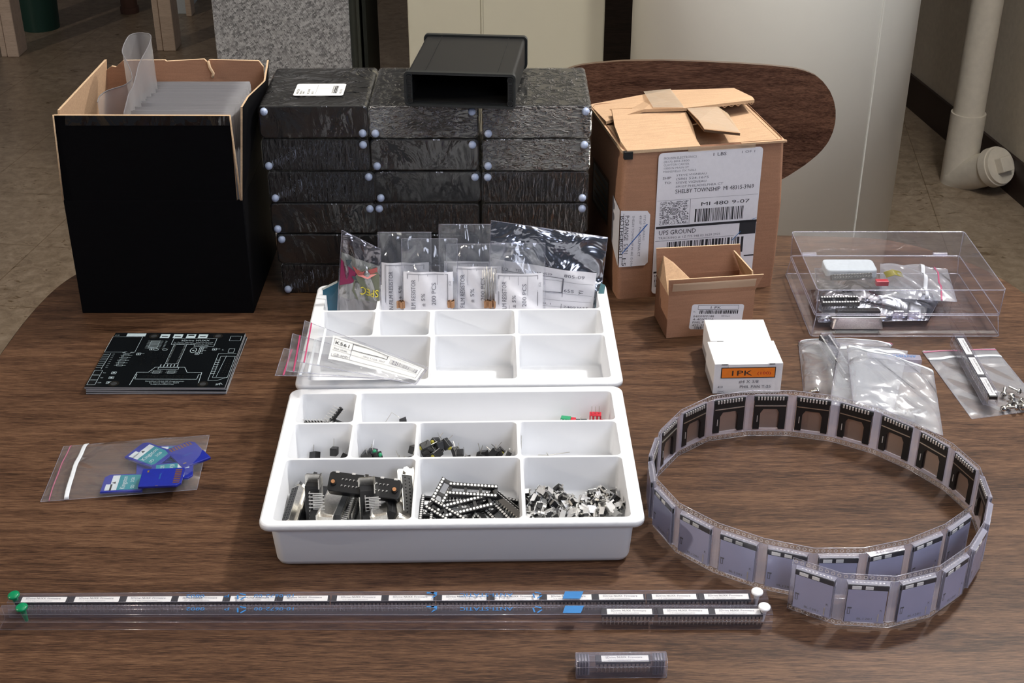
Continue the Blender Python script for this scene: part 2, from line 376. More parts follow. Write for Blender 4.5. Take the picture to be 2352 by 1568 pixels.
# white water heater
t = thing('water_heater', 'tall white cylindrical water heater standing behind the table and the chair', 'water heater', (523, 2700, FZ))
b = MB(); R = 281
b.loft([[(R * math.cos(2 * PI * i / 96), R * math.sin(2 * PI * i / 96), z) for i in range(96)] for z in (0, 1500)], 'white_enamel', smooth=True); b.build('tank_jacket', t)
b = MB()   # jacket seam down the right of the front
for a0 in (-56.5,):
    a = math.radians(a0); b.box(-1.6, 1.6, -.4, 2.2, 0, 1500, 'white_enamel', Matrix.Rotation(a + PI / 2, 4, 'Z') @ Matrix.Translation((0, -R - 1.2, 0)))
b.build('jacket_seam', t)
b = MB(); a = math.radians(-97); q = Vector((R * math.cos(a), R * math.sin(a), 575)); b.ball(q, 3.0, 'dark_metal', 8, 6); b.build('screw', t)
# cream cabinet
t = thing('furnace_cabinet', 'cream enamelled sheet metal furnace cabinet between galvanized duct and water heater', 'cabinet', (-12, 2800, FZ))
b = MB(); b.box(-205, -51, 0, 420, 0, 1500, 'cream_enamel'); b.box(-50, 205, -2, 420, 0, 1500, 'cream_enamel'); b.build('housing', t, bevel=3)
b = MB(); b.box(-52, -49, -3.4, 2, 0, 1500, 'cream_enamel'); b.build('seam', t)
# galvanized duct
t = thing('sheet_metal_duct', 'square galvanized steel duct with mottled spangle finish behind the black boxes', 'duct', (-497, 2900, FZ))
b = MB(); b.box(-148, 146, 0, 300, 0, 1500, 'galvanized_spangle'); b.build('duct_body', t, bevel=2)
b = MB(); b.box(146, 162, 6, 300, 0, 1500, 'galv_edge'); b.box(162, 168, -2, 10, 0, 1500, 'galv_edge'); b.box(170, 178, 40, 300, 0, 1500, 'galv_edge'); b.build('side_flange', t)
# drain pipe with clean-out
pb = W(2238, 400, 0); a_ = (2200, 430)
def WF(u, v, z=FZ): return W(u, v, z)
pc = WF(2222, 432)
t = thing('drain_pipe', 'cream painted drain pipe with square-nutted cleanout plug against the right wall', 'pipe', (pc.x - 14, pc.y + 45, FZ))
b = MB(); b.cyl((0, 0, 0), (0, 0, 190), 44, 'pipe_paint', 32); b.cyl((0, 0, 190), (0, 0, 1500), 39, 'pipe_paint', 32); b.build('riser', t)
b = MB(); d = Vector((.46, -.74, .50)).normalized()
b.cyl(Vector((-2, 0, 14)), Vector((-2, 0, 14)) + d * 118, 44, 'pipe_paint', 32); b.cyl(Vector((-2, 0, 14)) + d * 118, Vector((-2, 0, 14)) + d * 140, 51, 'pipe_paint', 32); b.build('branch', t)
b = MB(); q = Vector((-2, 0, 14)) + d * 140; b.cyl(q, q + d * 9, 47, 'pipe_paint', 32)
ux = Vector((0, 0, 1)).cross(d).normalized(); uy = d.cross(ux)
M = Matrix(((ux.x, uy.x, d.x, q.x), (ux.y, uy.y, d.y, q.y), (ux.z, uy.z, d.z, q.z), (0, 0, 0, 1))); b.box(-19, 19, -19, 19, 8, 30, 'pipe_paint', M); b.build('cleanout_plug', t, bevel=2)
# workbench far left
def post(u0, u1, v, z1, name='leg', dep=90):
    p0, p1 = WF(u0, v), WF(u1, v); return p0.x, p1.x, p0.y
bx = thing('workbench', 'unfinished pine workbench with thick square legs standing on the tiled floor', 'workbench', (-1400, 4700, FZ))
ro = Vector((-1400, 4700, FZ))
for (u0, u1, v) in ((4, 45, 131), (361, 405, 117)):
    x0, x1, y = post(u0, u1, v, 0); k = (x1 - x0)
    b = MB(); b.box(x0, x0 + k * .32, y, y + 90, FZ, 90, 'bench_pine'); b.box(x0 + k * .34, x1, y - 2, y + 88, FZ, 90, 'bench_pine'); b.build('leg', bx, ro, bevel=3)
for (u0, u1, v) in ((92, 121, 46), (428, 441, 38)):
    x0, x1, y = post(u0, u1, v, 0); b = MB(); b.box(x0, x1, y, y + 60, FZ, 90, 'bench_pine'); b.build('leg', bx, ro, bevel=3)
b = MB(); b.box(-1840, -1080, 4440, 5400, 90, 130, 'bench_pine'); b.build('bench_top', bx, ro, bevel=3)
p = WF(70, 85); t = thing('waste_bin', 'dark green round bin behind the nearest workbench leg', 'bin', (p.x, p.y + 120, FZ))
b = MB(); b.cyl((0, 0, 0), (0, 0, 420), 66, 'green_bin', 32, 84); b.build('bucket', t)
b = MB(); b.cyl((0, 0, 420), (0, 0, 432), 90, 'green_bin', 32); b.build('rim', t)
p = WF(294, 33); b = MB(); b.cyl((0, 0, 0), (0, 0, 380), 30, 'terracotta', 24); b.cyl((0, 0, 0), (0, 0, 22), 34, 'terracotta', 24)
tag(b.build('clay_pipe', world=(p.x, p.y + 30, FZ)), 'reddish brown round pipe standing on the floor under the workbench', 'pipe')
p = WF(418, 32); b = MB(); b.box(-24, 18, 0, 200, 0, 330, 'foam_white'); b.box(-26, 20, -2, 202, 330, 340, 'foam_white')
tag(b.build('paper_carton', world=(p.x, p.y, FZ), bevel=2), 'pale grey carton on the floor behind the second workbench leg', 'carton')

# ================================================================== TABLE
def table_outline(off=0.0):
    pts = []
    cx, cy, ax, ay, n = 20, 770, 560 + off, 570 + off, 3.0
    base = [(-466, 1000), (-465.5, 1075), (-464, 1147), (-457, 1208), (-445.5, 1243), (-425, 1275), (-385, 1306), (-320, 1328), (-200, 1341), (0, 1346), (200, 1344), (387, 1336), (420, 1320), (448, 1298), (482, 1263), (508, 1205), (522, 1120), (528, 1000)]
    low = [(528, 600), (520, 480), (490, 400), (420, 360), (200, 345), (-200, 345), (-360, 360), (-430, 400), (-458, 480), (-466, 600)]
    return base + low
def smooth_loop(p, it=2):
    for _ in range(it):
        o = []
        for i in range(len(p)):
            a, b_ = Vector(p[i]), Vector(p[(i + 1) % len(p)]); o.append(tuple(a * .75 + b_ * .25)); o.append(tuple(a * .25 + b_ * .75))
        p = o
    return p
tl = smooth_loop(table_outline(), 2)[::-1]
tc = Vector((30, 850, 0))
t = thing('table', 'rounded walnut laminate table carrying all the electronics parts', 'table', (30, 850, FZ)); og = (30, 850, FZ)
b = MB(); b.loft([[(x, y, -29) for x, y in tl], [(x, y, -1.2) for x, y in tl], [((x - 30) * .9985 + 30, (y - 850) * .9985 + 850, 0) for x, y in tl]], 'walnut_laminate'); b.build('table_top', t, og)
def scl(k): return [((x - 30) * k + 30, (y - 850) * k + 850) for x, y in tl]
b = MB(); b.loft([[(x, y, z) for x, y in scl(k)] for z, k in ((-30, 1.0005), (-28, 1.003), (-3, 1.003), (-1.4, 1.0015))], 'table_edge', False, False, smooth=True)
b.build('edge_band', t, og)
for (x, y) in ((-330, 480), (380, 480), (-330, 1180), (380, 1180)):
    b = MB(); b.cyl((x, y, FZ), (x, y, -29), 19, 'dark_metal', 20); b.build('leg', t, og)

# ================================================================== CHAIR behind the table
t = thing('chair', 'dinette chair with curved walnut laminate backrest pushed up to the far side of table', 'chair', (235, 1640, FZ)); og = (235, 1640, FZ)
YB = 1600
half = [(0, 172), (120, 98 + 2), (0, 0)]
pr = [(0, 101), (60, 99), (120, 96), (142, 93), (163, 84), (180, 64), (187, 38), (184, 12), (172, -10), (146, -34), (110, -58), (74, -86), (46, -124), (34, -190), (34, -300)]
pr = [(x * 1.0, z) for x, z in pr]
outl = [(218 + x, z) for x, z in pr] + [(218 - x, z + (4 if z > 60 else 0)) for x, z in pr[::-1][:-1]]
outl = smooth_loop(outl, 1)
def bend(x, z):
    return YB + 0.00042 * -(x - 218) ** 2 + 40 + (-z + 100) * -.10
n_ = len(outl)
def chair_face(off, k=1.0): return [(218 + (x - 218) * k, bend(x, z) + off, z if k == 1 else z * k) for x, z in outl]
# backrest as a strip mesh so that it can curve
b = MB(); rows = 40
def xr(z):
    xs = []
    for i in range(n_):
        (x0, z0), (x1, z1) = outl[i], outl[(i + 1) % n_]
        if (z0 - z) * (z1 - z) <= 0 and z0 != z1: xs.append(x0 + (x1 - x0) * (z - z0) / (z1 - z0))
    return (min(xs), max(xs)) if len(xs) >= 2 else (218, 218)
zt, zb = max(z for _, z in outl) - .5, -290
def back_pt(off):
    def fn(s, q):
        q2 = 1 - (1 - q) ** 2 if q < 1 else 1
        z = zt + (zb - zt) * (q ** 1.6); a, e = xr(z); x = a + (e - a) * s; return Vector((x, bend(x, z) + off, z))
    return fn
b.grid(back_pt(0), 36, 60, 'chair_walnut'); b.grid(back_pt(6), 36, 60, 'chair_walnut')
for e in (0, 1):
    b.grid(lambda s, q: back_pt(6 * s)(e, q), 1, 60, 'edge_gold')
b.grid(lambda s, q: back_pt(6 * q)(s, 0), 36, 1, 'edge_gold'); b.build('backrest', t, og)
b = MB(); b.prism(rrect(430, 400, 120, 8, 218, 1400 + 60), -310, -290, 'chair_walnut'); b.build('seat', t, og, bevel=5)
for (x, y) in ((60, 1310), (376, 1310), (60, 1600), (376, 1600)):
    b = MB(); b.cyl((x, y, FZ), (218 + (x - 218) * .8, 1460 + (y - 1460) * .8, -309), 11, 'dark_metal', 14); b.build('leg', t, og)

# ================================================================== OPEN BLACK CARTON
t = thing('black_carton', 'open black corrugated carton with upright flaps holding frosted plastic sheets', 'box', (-330, 1230, 0)); og = (-330, 1230, 0)
X0, X1, Y0, Y1, ZC = -413, -248, 1157, 1303, 117
b = MB()
b.box(X0, X1, Y0, Y0 + 3, 0, ZC, 'black_card'); b.box(X0, X1, Y1 - 3, Y1, 0, ZC, 'black_card'); b.box(X0, X0 + 3, Y0 + 3, Y1 - 3, 0, ZC, 'black_card'); b.box(X1 - 3, X1, Y0 + 3, Y1 - 3, 0, ZC, 'black_card'); b.box(X0 + 3, X1 - 3, Y0 + 3, Y1 - 3, 0, 3, 'black_card')
b.build('carton_body', t, og, bevel=.8)
def slab(mb, P4, th, mo, mi, me_='kraft_edge', nrm=None):
    """board through 4+ points (outer face), thickness th towards nrm; outer / inner / edge materials"""
    P4 = [Vector(p) for p in P4]; n = nrm if nrm is not None else (P4[1] - P4[0]).cross(P4[2] - P4[1]).normalized(); Q = [p + n * th for p in P4]; k = len(P4)
    mb.add(P4, [tuple(range(k))[::-1]], mo); mb.add(Q, [tuple(range(k))], mi)
    for i in range(k):
        j = (i + 1) % k; mb.add([P4[i], P4[j], Q[j], Q[i]], [(0, 1, 2, 3)], me_)
ZT = 204
b = MB(); slab(b, [(X0 + 1, Y0, ZC), (X1 - 5, Y0, ZC), WY(528, 266, Y0 - 4), WY(122, 265, Y0 - 4)], 3, 'black_card', 'kraft_inner', 'kraft_edge', Vector((0, 1, 0))); b.build('flap', t, og)
b = MB(); slab(b, [(X1, Y0, ZC), (X1, Y1, ZC), (X1 + 9, Y1 - 1, ZT + 1), (X1 + 12, Y1 - 45, ZT - 6), (X1 + 9, Y0 + 30, ZT + 2), (X1 + 9, Y0 - 2, ZT + 3)], 1.8, 'black_card', 'kraft_inner', 'kraft_edge', Vector((-1, 0, 0))); b.build('flap', t, og)
b = MB(); slab(b, [(X0, Y1, ZC), (X0, Y0 + 4, ZC), (X0 + 9, Y0 - 1, ZT), (X0 + 13, Y1 - 2, ZT + 2)], 2.2, 'black_card', 'kraft_flap', 'kraft_edge', Vector((1, 0, 0))); b.build('flap', t, og)
b = MB(); zt_ = [W(604, 150, 0)]
slab(b, [(X1, Y1 - 1, ZC), (X0, Y1 - 1, ZC), WY(245, 160, Y1), WY(258, 150, Y1), WY(268, 152, Y1), WY(284, 137, Y1), WY(380, 136, Y1), WY(384, 139, Y1), WY(470, 134, Y1), WY(476, 140, Y1), WY(482, 135, Y1), WY(595, 138, Y1), WY(606, 152, Y1)], 3, 'black_card', 'kraft_card', 'kraft_edge', Vector((0, -1, 0))); b.build('flap', t, og)
b = MB(); b.tube([WY(478, 140, Y1 - 4), WY(482, 155, Y1 - 5), WY(490, 168, Y1 - 5), WY(488, 178, Y1 - 6)], 1.6, 'kraft_edge'); b.build('torn_fold', t, og)
# tape over the front flap's top
b = MB(); b.grid(lambda s, q: WY(150 + s * 378, 266 + q * 22, Y0 - 5.2) + Vector((0, -.6 * abs(math.sin(s * 37 + q * 3)), 0)), 40, 3, 'shrink_film_calm'); b.build('clear_tape', t, og)
b = MB(); b.tube([WY(122, 264, Y0 - 4), WY(145, 459, Y0 - 1)], .8, 'kraft_edge'); b.build('board_edge', t, og); b = MB(); b.tube([WY(528, 266, Y0 - 4.5), WY(553, 459, Y0 - 1)], .9, 'kraft_edge'); b.build('board_edge', t, og)
# frosted sheets standing in the carton
rs = random.Random(4); y = 1168.0; first = None; ns = 0
LAB = 'frosted plastic sheet standing on edge in the packed row inside the black carton'
while y < 1284 and ns < 46:
    x0 = -352 + rs.uniform(-3, 3); x1 = -254 + rs.uniform(-2, 1); zt = 189 + rs.uniform(-3, 3) - (y - 1168) * .015; b = MB(); wv = rs.uniform(-1, 1)
    b.grid(lambda s, q: Vector((x0 + (x1 - x0) * s, y + wv * math.sin(s * 5), 4 + (zt - 4) * q)), 6, 1, 'frosted_edge')
    o = b.build('frosted_sheet', None, (-303, y, 4), solid=.7, world=(-303, y, 4)); tag(o, LAB, 'plastic sheet', 'frosted sheets packed in the black carton')
    y += 2.55; ns += 1
# curled sheet
cp = [(224, 235, 1196), (228, 222, 1201), (243, 210, 1207), (262, 203, 1210), (285, 196, 1211), (301, 184, 1213), (303, 174, 1218), (298, 158, 1228), (289, 138, 1240), (281, 120, 1250), (284, 104, 1258), (292, 88, 1266), (300, 80, 1272), (315, 76, 1278), (332, 76, 1277), (345, 80, 1270), (346, 92, 1260), (338, 112, 1246), (327, 132, 1234), (318, 150, 1224), (313, 172, 1214), (305, 200, 1202), (296, 215, 1192), (290, 238, 1180), (284, 262, 1168)]
tops = [WY(*c) for c in cp]
def csp(P, n):
    out = []; m = len(P)
    for i in range(m - 1):
        p0, p1, p2, p3 = P[max(i - 1, 0)], P[i], P[i + 1], P[min(i + 2, m - 1)]
        for k in range(n):
            u = k / n; out.append(.5 * ((2 * p1) + (p2 - p0) * u + (2 * p0 - 5 * p1 + 4 * p2 - p3) * u * u + (3 * p1 - p0 - 3 * p2 + p3) * u ** 3))
    return out + [P[-1]]
ts = csp(tops, 4); b = MB()
b.grid(lambda s, q: (lambda p: Vector((p.x, p.y, p.z + (40 - p.z) * q)))(ts[min(int(round(s * (len(ts) - 1))), len(ts) - 1)]), len(ts) - 1, 4, 'frosted')
b.tube(ts, .55, 'frosted_edge', 5)
o = b.build('curled_sheet', None, (-350, 1220, 40), world=(-350, 1220, 40)); tag(o, 'curled frosted plastic sheet rising in a loop out of the black carton', 'plastic sheet')

# ================================================================== SHRINK-WRAPPED ENCLOSURES
def rbox(mb, w, d, h, r, mat, n=5, smooth=True, e=1.2, cap=True):
    """box w x d x h: front outline rrect in xz, extruded along y, edges eased; origin at bottom centre front"""
    L = []
    for yy, k in ((0, e), (e * .35, e * .3), (e, 0), (d - e, 0), (d - e * .35, e * .3), (d, e)):
        L.append([(x, yy, z) for x, z in rrect(w - 2 * k, h - 2 * k, r, n, 0, h / 2)][::-1])
    mb.loft(L, mat, cap, cap, smooth=False)
BW, BD, BH = 101.0, 116.0, 31.0
protos = {}
def make_unit(kind):
    t = thing('wrapped_enclosure', 'x', 'enclosure box', (0, 0, 0))
    b = MB(); rbox(b, BW, BD, BH, 4, 'enclosure_black'); b.build('case_body', t)
    b = MB(); rbox(b, BW + 1.4, BD + 1.4, BH + 1.0, 4.6, kind, e=1.6)
    o = b.build('shrink_wrap', t); o.location = (0, -.0007, -.0003)
    return t
kinds = ['shrink_film', 'shrink_film_calm', 'shrink_film_radial']
proto = {}
cols = [(-184, 'left'), (-82, 'middle'), (23, 'right')]
jit = {0: [-184, -184, -180.5, -181, -178, -176], 1: [-82, -82, -80, -82, -81, -81], 2: [23, 22.5, 22, 22, 22, 22]}
films = {0: [1, 0, 0, 1, 1, 0], 1: [2, 1, 1, 0, 1, 1], 2: [2, 2, 0, 0, 1, 1]}
beads = {0: [('tl', 'br'), ('tr', 'bl'), ('tr', 'bl'), ('tr', 'bl'), ('tl',), ('bl',)], 1: [('tr', 'bl'), ('tr', 'bl'), ('tr', 'bl'), ('tl',), (), ()], 2: [('tr', 'bl'), ('tr', 'bl'), ('tl', 'br'), ('tr',), (), ()]}
ORDR = ['topmost', 'second from the top', 'third from the top', 'fourth from the top', 'fifth from the top', 'bottom']
PITCHZ = 32.3
for ci, (cx, cn) in enumerate(cols):
    for r in range(6):
        z = (5 - r) * PITCHZ; k = kinds[films[ci][r]]
        lab = f'shrink-wrapped black enclosure, {ORDR[r]} in the {cn} of the three stacks'
        rz = random.Random(ci * 10 + r).uniform(-.6, .6)
        if k not in proto:
            t = make_unit(k); proto[k] = t; t.location = (jit[ci][r] * .001, 1.2005, (z + TZ) * .001); t.rotation_euler = (0, 0, math.radians(rz))
        else:
            t = proto[k].copy(); C.objects.link(t)
            for ch in list(proto[k].children):
                if ch.name.split('.')[0] in ('case_body', 'shrink_wrap'): c_ = ch.copy(); C.objects.link(c_); c_.parent = t
            t.location = (jit[ci][r] * .001, 1.2005, (z + TZ) * .001); t.rotation_euler = (0, 0, math.radians(rz))
        tag(t, lab, 'enclosure box', 'shrink-wrapped black enclosures in three stacks')
        for q in beads[ci][r]:
            b = MB(); xx = (-BW / 2 + 5.5) if 'l' in q else (BW / 2 - 5.5); zz = BH - 4.8 if 't' in q else 5.0
            b.ball((xx, -1.6, zz), 3.7, 'bead'); b.build('corner_bead', t)
        if ci == 0 and r == 0:
            fn = frame((0, 0, BH + 1.1), (1, 0, 0), (0, 1, 0)); b = MB(); M = Matrix.Translation((2, 44, 0))
            f2 = lambda a, c_, d=0: fn(a + 2, c_ + 44, d)
            b.sheet(f2, rrect(47, 36, 3), 'paper_warm', .2)
            b.barcode(f2, 12, -11, 17, 11, 'ink', 3, .35, .35)
            for i, (xx, wd) in enumerate(((-21, 3), (-18, 1.2), (-15.5, 1.2), (-11, 1.6), (-7, 1.4))): b.text(('1455L1201', 'MADE IN', 'CHINA', 'ENCLOSURE', 'BLACK')[i], 2.0 + wd * .5, f2, xx + 2, -14, 'ink', .35, rot=90)
            b.rect(f2, -3, -14, -2.7, 14, 'ink_light', .35); b.rect(f2, -3, 2, 9, 2.3, 'ink_light', .35); b.text('1455L1201', 3.2, f2, 21.5, -13, 'ink_light', .35, rot=90)
            b.build('printed_label', t)
# open enclosure on top
t = thing('open_enclosure', 'empty black enclosure with open end resting on top of the stacks', 'enclosure', (-47.5, 1187, 195.2), -5.5)
def ring(mb, w, h, r, th, y0, y1, mat, n=5, zc=0, xc=0):
    o = rrect(w, h, r, n, xc, zc); i = rrect(w - 2 * th, h - 2 * th, max(r - th, .8), n, xc, zc)
    A = [(x, y0, z) for x, z in o]; B = [(x, y1, z) for x, z in o]; Cc = [(x, y1, z) for x, z in i]; D = [(x, y0, z) for x, z in i]
    mb.loft([A, B, Cc, D, A], mat, False, False)
b = MB(); ring(b, 98, 28.5, 3, 1.8, 5, 122, 'enclosure_black', zc=16.5)
for sx in (-1, 1): b.box(sx * 33 - .5, sx * 33 + .5, 6, 121, 30.7, 31.3, 'enclosure_black'); b.box(sx * 46.6 - 1, sx * 46.6 + 1, 5.5, 121.5, 16, 17.4, 'inside_black')
b.build('extrusion', t)
b = MB(); b.box(-47, 47, 119.5, 121, 3.5, 29.5, 'inside_black'); b.build('rear_panel', t)
for y0 in (0, 121):
    b = MB(); ring(b, 102, 32.5, 4, 2.6, y0, y0 + 6, 'bezel_black', zc=16.4)
    for sx in (-1, 1):
        b.box(sx * 46.5 - 3.0, sx * 46.5 + 3.0, y0 + 1, y0 + 5, 3, 30, 'bezel_black')
    o = b.build('bezel', t, bevel=.7)
    for sx in (-1, 1):
        for zz in (5.8, 27):
            m = MB(); m.cyl((sx * 46, y0 - .15 if y0 == 0 else y0 + 6.1, zz), (sx * 46, y0 + 1 if y0 == 0 else y0 + 5, zz), 1.9, 'socket_hole', 14)
            ring(m, 5.4, 5.4, 2.7, .7, y0 - .4 if y0 == 0 else y0 + 5, y0 + .8 if y0 == 0 else y0 + 6.4, 'bezel_black', zc=zz, xc=sx * 46)
            m.build('screw_hole', o)
    for sx in (-1, 1):
        m = MB()
        for k in range(6): m.box(sx * 46.2 - 1.3, sx * 46.2 + 1.3, y0 + .6 if y0 == 0 else y0 + 4.6, y0 + .95 if y0 == 0 else y0 + 5, 9.6 + k * 2.3, 11 + k * 2.3, 'socket_hole')
        m.build('vent_slots', o)

# ================================================================== LARGE SHIPPING CARTON
A = math.radians(10.5)
t = thing('shipping_carton', 'torn-open brown shipping carton with large white address label beside the stacks', 'box', (103, 1186, 0), 10.5)
def inv(p, o=(103, 1186), a=A):
    x, y = p.x - o[0], p.y - o[1]; return Vector((x * math.cos(a) + y * math.sin(a), -x * math.sin(a) + y * math.cos(a), p.z))
def L_(u, v, z): return inv(W(u, v, z))
CWd, CD, CHh = 160, 138, 154
b = MB(); b.loft([[(x, y, z) for x, y in rrect(CWd + g, CD + g, 3 + abs(g), 4, CWd / 2, CD / 2)] for z, g in ((0, -1), (30, 1), (90, 1.5), (CHh - 2, -3), (CHh, -5))], 'kraft_card', True, False, smooth=False)
b.loft([[(x, y, z) for x, y in rrect(CWd - 12, CD - 12, 3, 4, CWd / 2, CD / 2)] for z in (10, CHh - 1)], 'kraft_inner', True, False, flip=True)
b.build('carton_body', t)
def board(name, pts, th=3, mo='kraft_flap', mi='kraft_inner', me_='kraft_edge', par=None):
    m = MB(); slab(m, pts, th, mo, mi, me_, Vector((0, 0, -1))); return m.build(name, par or t)
# minor flaps lying across the opening, major flaps on top, torn
board('flap', [(0, 4, CHh - 1), (70, 4, CHh - 5), (70, CD - 4, CHh - 5), (0, CD - 4, CHh - 1)][::1])
board('flap', [(76, 4, CHh - 8), (CWd - 1, 4, CHh - 1), (CWd - 1, CD - 4, CHh - 1), (76, CD - 4, CHh - 7)])
board('flap', [(1, CD, CHh - 1), (2, 74, CHh + 3), L_(1478, 251, CHh + 12), L_(1572, 248, CHh + 12), L_(1733, 229, CHh + 12), L_(1728, 222, CHh + 12), L_(1686, 202, CHh + 3), L_(1530, 207, CHh)][::-1])
board('flap', [(4, 0, CHh), (74, -1, CHh + .5), L_(1600, 320, CHh + 2), L_(1590, 285, CHh + 5), L_(1572, 249, CHh + 8), L_(1480, 249, CHh + 9), L_(1405, 251, CHh + 9), L_(1412, 290, CHh + 6), L_(1426, 325, CHh + 3)])
b = MB()
p = [L_(1578, 250, CHh + 11), L_(1648, 246, CHh + 9), L_(1672, 262, CHh + 10), L_(1700, 306, CHh + 10), L_(1618, 297, CHh + 13), L_(1604, 276, CHh + 14)]
slab(b, p[::-1], 2.4, 'kraft_flap', 'kraft_inner', 'corrugate_dark', Vector((0, 0, -1))); b.build('torn_strip', t)
b = MB(); q = [x + Vector((0, 0, .8)) for x in p]; b.add(q, [tuple(range(len(q)))], 'packing_tape'); b.build('packing_tape', t)
b = MB(); q = [L_(1478, 211, CHh + 2), L_(1540, 205, CHh + 2), L_(1572, 248, CHh + 13), L_(1500, 248, CHh + 13.4)]; b.add([x + Vector((0, 0, .6)) for x in q], [(0, 1, 2, 3)], 'packing_tape'); b.build('packing_tape', t)
b = MB(); fnt = frame((0, -1.6, 0), (1, 0, 0), (0, 0, 1)); b.rect(fnt, 62, CHh - 4.5, 128, CHh, 'packing_tape', .3); b.build('packing_tape', t)
b = MB(); e0, e1 = L_(1574, 251, CHh + 10), L_(1730, 232, CHh + 10)       # fluted edge of the lifted flap
pts = [e0 + (e1 - e0) * (i / 60) + Vector((0, -1.2, -1.5 + 1.1 * math.sin(i * 1.05))) for i in range(61)]; b.tube(pts, .5, 'kraft_edge', 4); b.tube([e0 + Vector((0, -1, .2)), e1 + Vector((0, -1, .2))], .5, 'kraft_edge', 4)
b.build('corrugation', t)
b = MB(); b.box(CWd - 46, CWd - 1, -1.5, 1, CHh - 1.5, CHh + .4, 'kraft_flap'); b.build('torn_edge', t)
b = MB(); b.box(1, 9, -1.9, 3, CHh - 8, CHh - 1, 'inside_black'); b.build('corner_hole', t)
# printed dark panel on the left side
b = MB(); fl = frame((-.8, CD, 0), (0, -1, 0), (0, 0, 1)); b.rect(fl, 30, 60, 96, 108, 'corrugate_dark', .4); b.rect(fl, 34, 64, 92, 104, 'plastic_dark', .5)
for k in range(5): b.rect(fl, 38, 68 + k * 7, 88, 69 + k * 7, 'kraft_inner', .6)
b.build('side_print', t)
# address label
fn = frame((34, -1.2, 4), (1, 0, 0), (0, 0, 1), .3); b = MB(); LW, LH = 102, 146
b.sheet(fn, rrect(LW, LH, 4, 5, LW / 2, LH / 2), 'paper')
KN = [(0, 0), (7.5, 6.5), (25, 20), (31, 24), (46, 36), (51, 41.5), (63.2, 48), (76, 56), (79.5, 59), (95, 72.5), (99.5, 74.5), (102, 77), (107.5, 83.5), (112, 88), (114.4, 90), (116.5, 91.5), (129, 108), (134.5, 113), (143, 124), (146, 146)]
fn0 = fn
def fn(a_, c__, d=0.0):
    y = LH - c__
    for (y0, v0), (y1, v1) in zip(KN, KN[1:]):
        if y <= y1: return fn0(a_, LH - (v0 + (v1 - v0) * (y - y0) / (y1 - y0)), d)
    return fn0(a_, c__, d)
T = lambda s_, sz, x, y, m='ink', wd=None, bo=0.0: b.text(s_, sz, fn, x, LH - y, m, width=wd, bold=bo)
for i, (l, wd) in enumerate((('MOUSER ELECTRONICS', 32), ('(817) 804-3800', 25), ('CLAYTON CARTER', 25), ('1000 N MAIN ST', 25), ('MANSFIELD TX 76063', 32))): T(l, 3.6, 5, 7.5 + i * 4.3, 'ink_light', wd)
T('1 LBS', 5.2, 52, 7, 'ink', 14); T('1 OF 1', 3.8, 80, 6, 'ink_grey', 14)
T('SHIP', 4.2, 5, 34); T('TO:', 4.2, 7, 40)
for i, (l, wd) in enumerate((('STEVE VIGNEAU', 30), ('(586) 524-1675', 32), ('STEVE VIGNEAU', 30), ('49107 PHILADELPHIA CT', 47))): T(l, 4.1, 18, 31 + i * 4.9, 'ink_grey', wd, .01)
T('SHELBY TOWNSHIP  MI 48315-3969', 5.4, 18, 51, 'ink', 78)
b.rect(fn, 1, LH - 63.4, LW - 1, LH - 63, 'ink_grey')
b.rect(fn, 33.6, LH - 98, 34, LH - 63, 'ink_grey'); T('MI 480 9-07', 8.4, 44, 76, 'ink', 49, .012)
rr = random.Random(9)      # speckled square with rings
for i in range(26):
    for j in range(24):
        if rr.random() < .47 and math.hypot(i - 12.5, j - 11.5) > 4.2:
            x, y = 4 + i * 1.08, LH - 96 + j * 1.3; b.rect(fn, x, y, x + rr.choice((.8, 1.6)), y + .8, 'ink')
cx_, cy_ = 4 + 13 * 1.08, LH - 96 + 12 * 1.3
for r0 in (1.0, 2.3, 3.6):
    for i in range(20):
        a0, a1 = 2 * PI * i / 20, 2 * PI * (i + 1) / 20
        b.add([fn(cx_ + r_ * math.cos(a_), cy_ + r_ * math.sin(a_), .14) for r_, a_ in ((r0, a0), (r0 + .6, a0), (r0 + .6, a1), (r0, a1))], [(0, 1, 2, 3)], 'ink')
b.barcode(fn, 39, LH - 95, 88, LH - 79.5, 'ink', 5)
b.rect(fn, 1, LH - 102, LW, LH - 99.5, 'ink'); b.rect(fn, 85, LH - 113.5, LW - .3, LH - 99.5, 'ink')
T('UPS GROUND', 5.6, 4, 107.5, 'ink', 37, .012); T('TRACKING #: 1Z 775 948 03 3629 2925', 3.2, 4, 112, 'ink_grey', 62)
b.rect(fn, 1, LH - 114.4, 80, LH - 114, 'ink_grey'); b.barcode(fn, 13, LH - 129, 91, LH - 116.5, 'ink', 7)
b.rect(fn, LW - 10, LH - 134.5, LW, LH - 133, 'ink'); b.rect(fn, 1, LH - 143, 9, LH - 141.4, 'ink'); T('REF1:', 2.6, 2, 146 - 1)
# pen strokes
for a_, c_ in (((78, LH - 119), (86, LH - 110)), ((97, LH - 99), (101, LH - 95)), ((96, LH - 95.5), (101, LH - 98))):
    b.add([fn(a_[0], a_[1], .18), fn(a_[0] + .9, a_[1], .18), fn(c_[0] + .9, c_[1], .18), fn(c_[0], c_[1], .18)], [(0, 1, 2, 3)], 'ink_blue')
b.build('shipping_label', t)
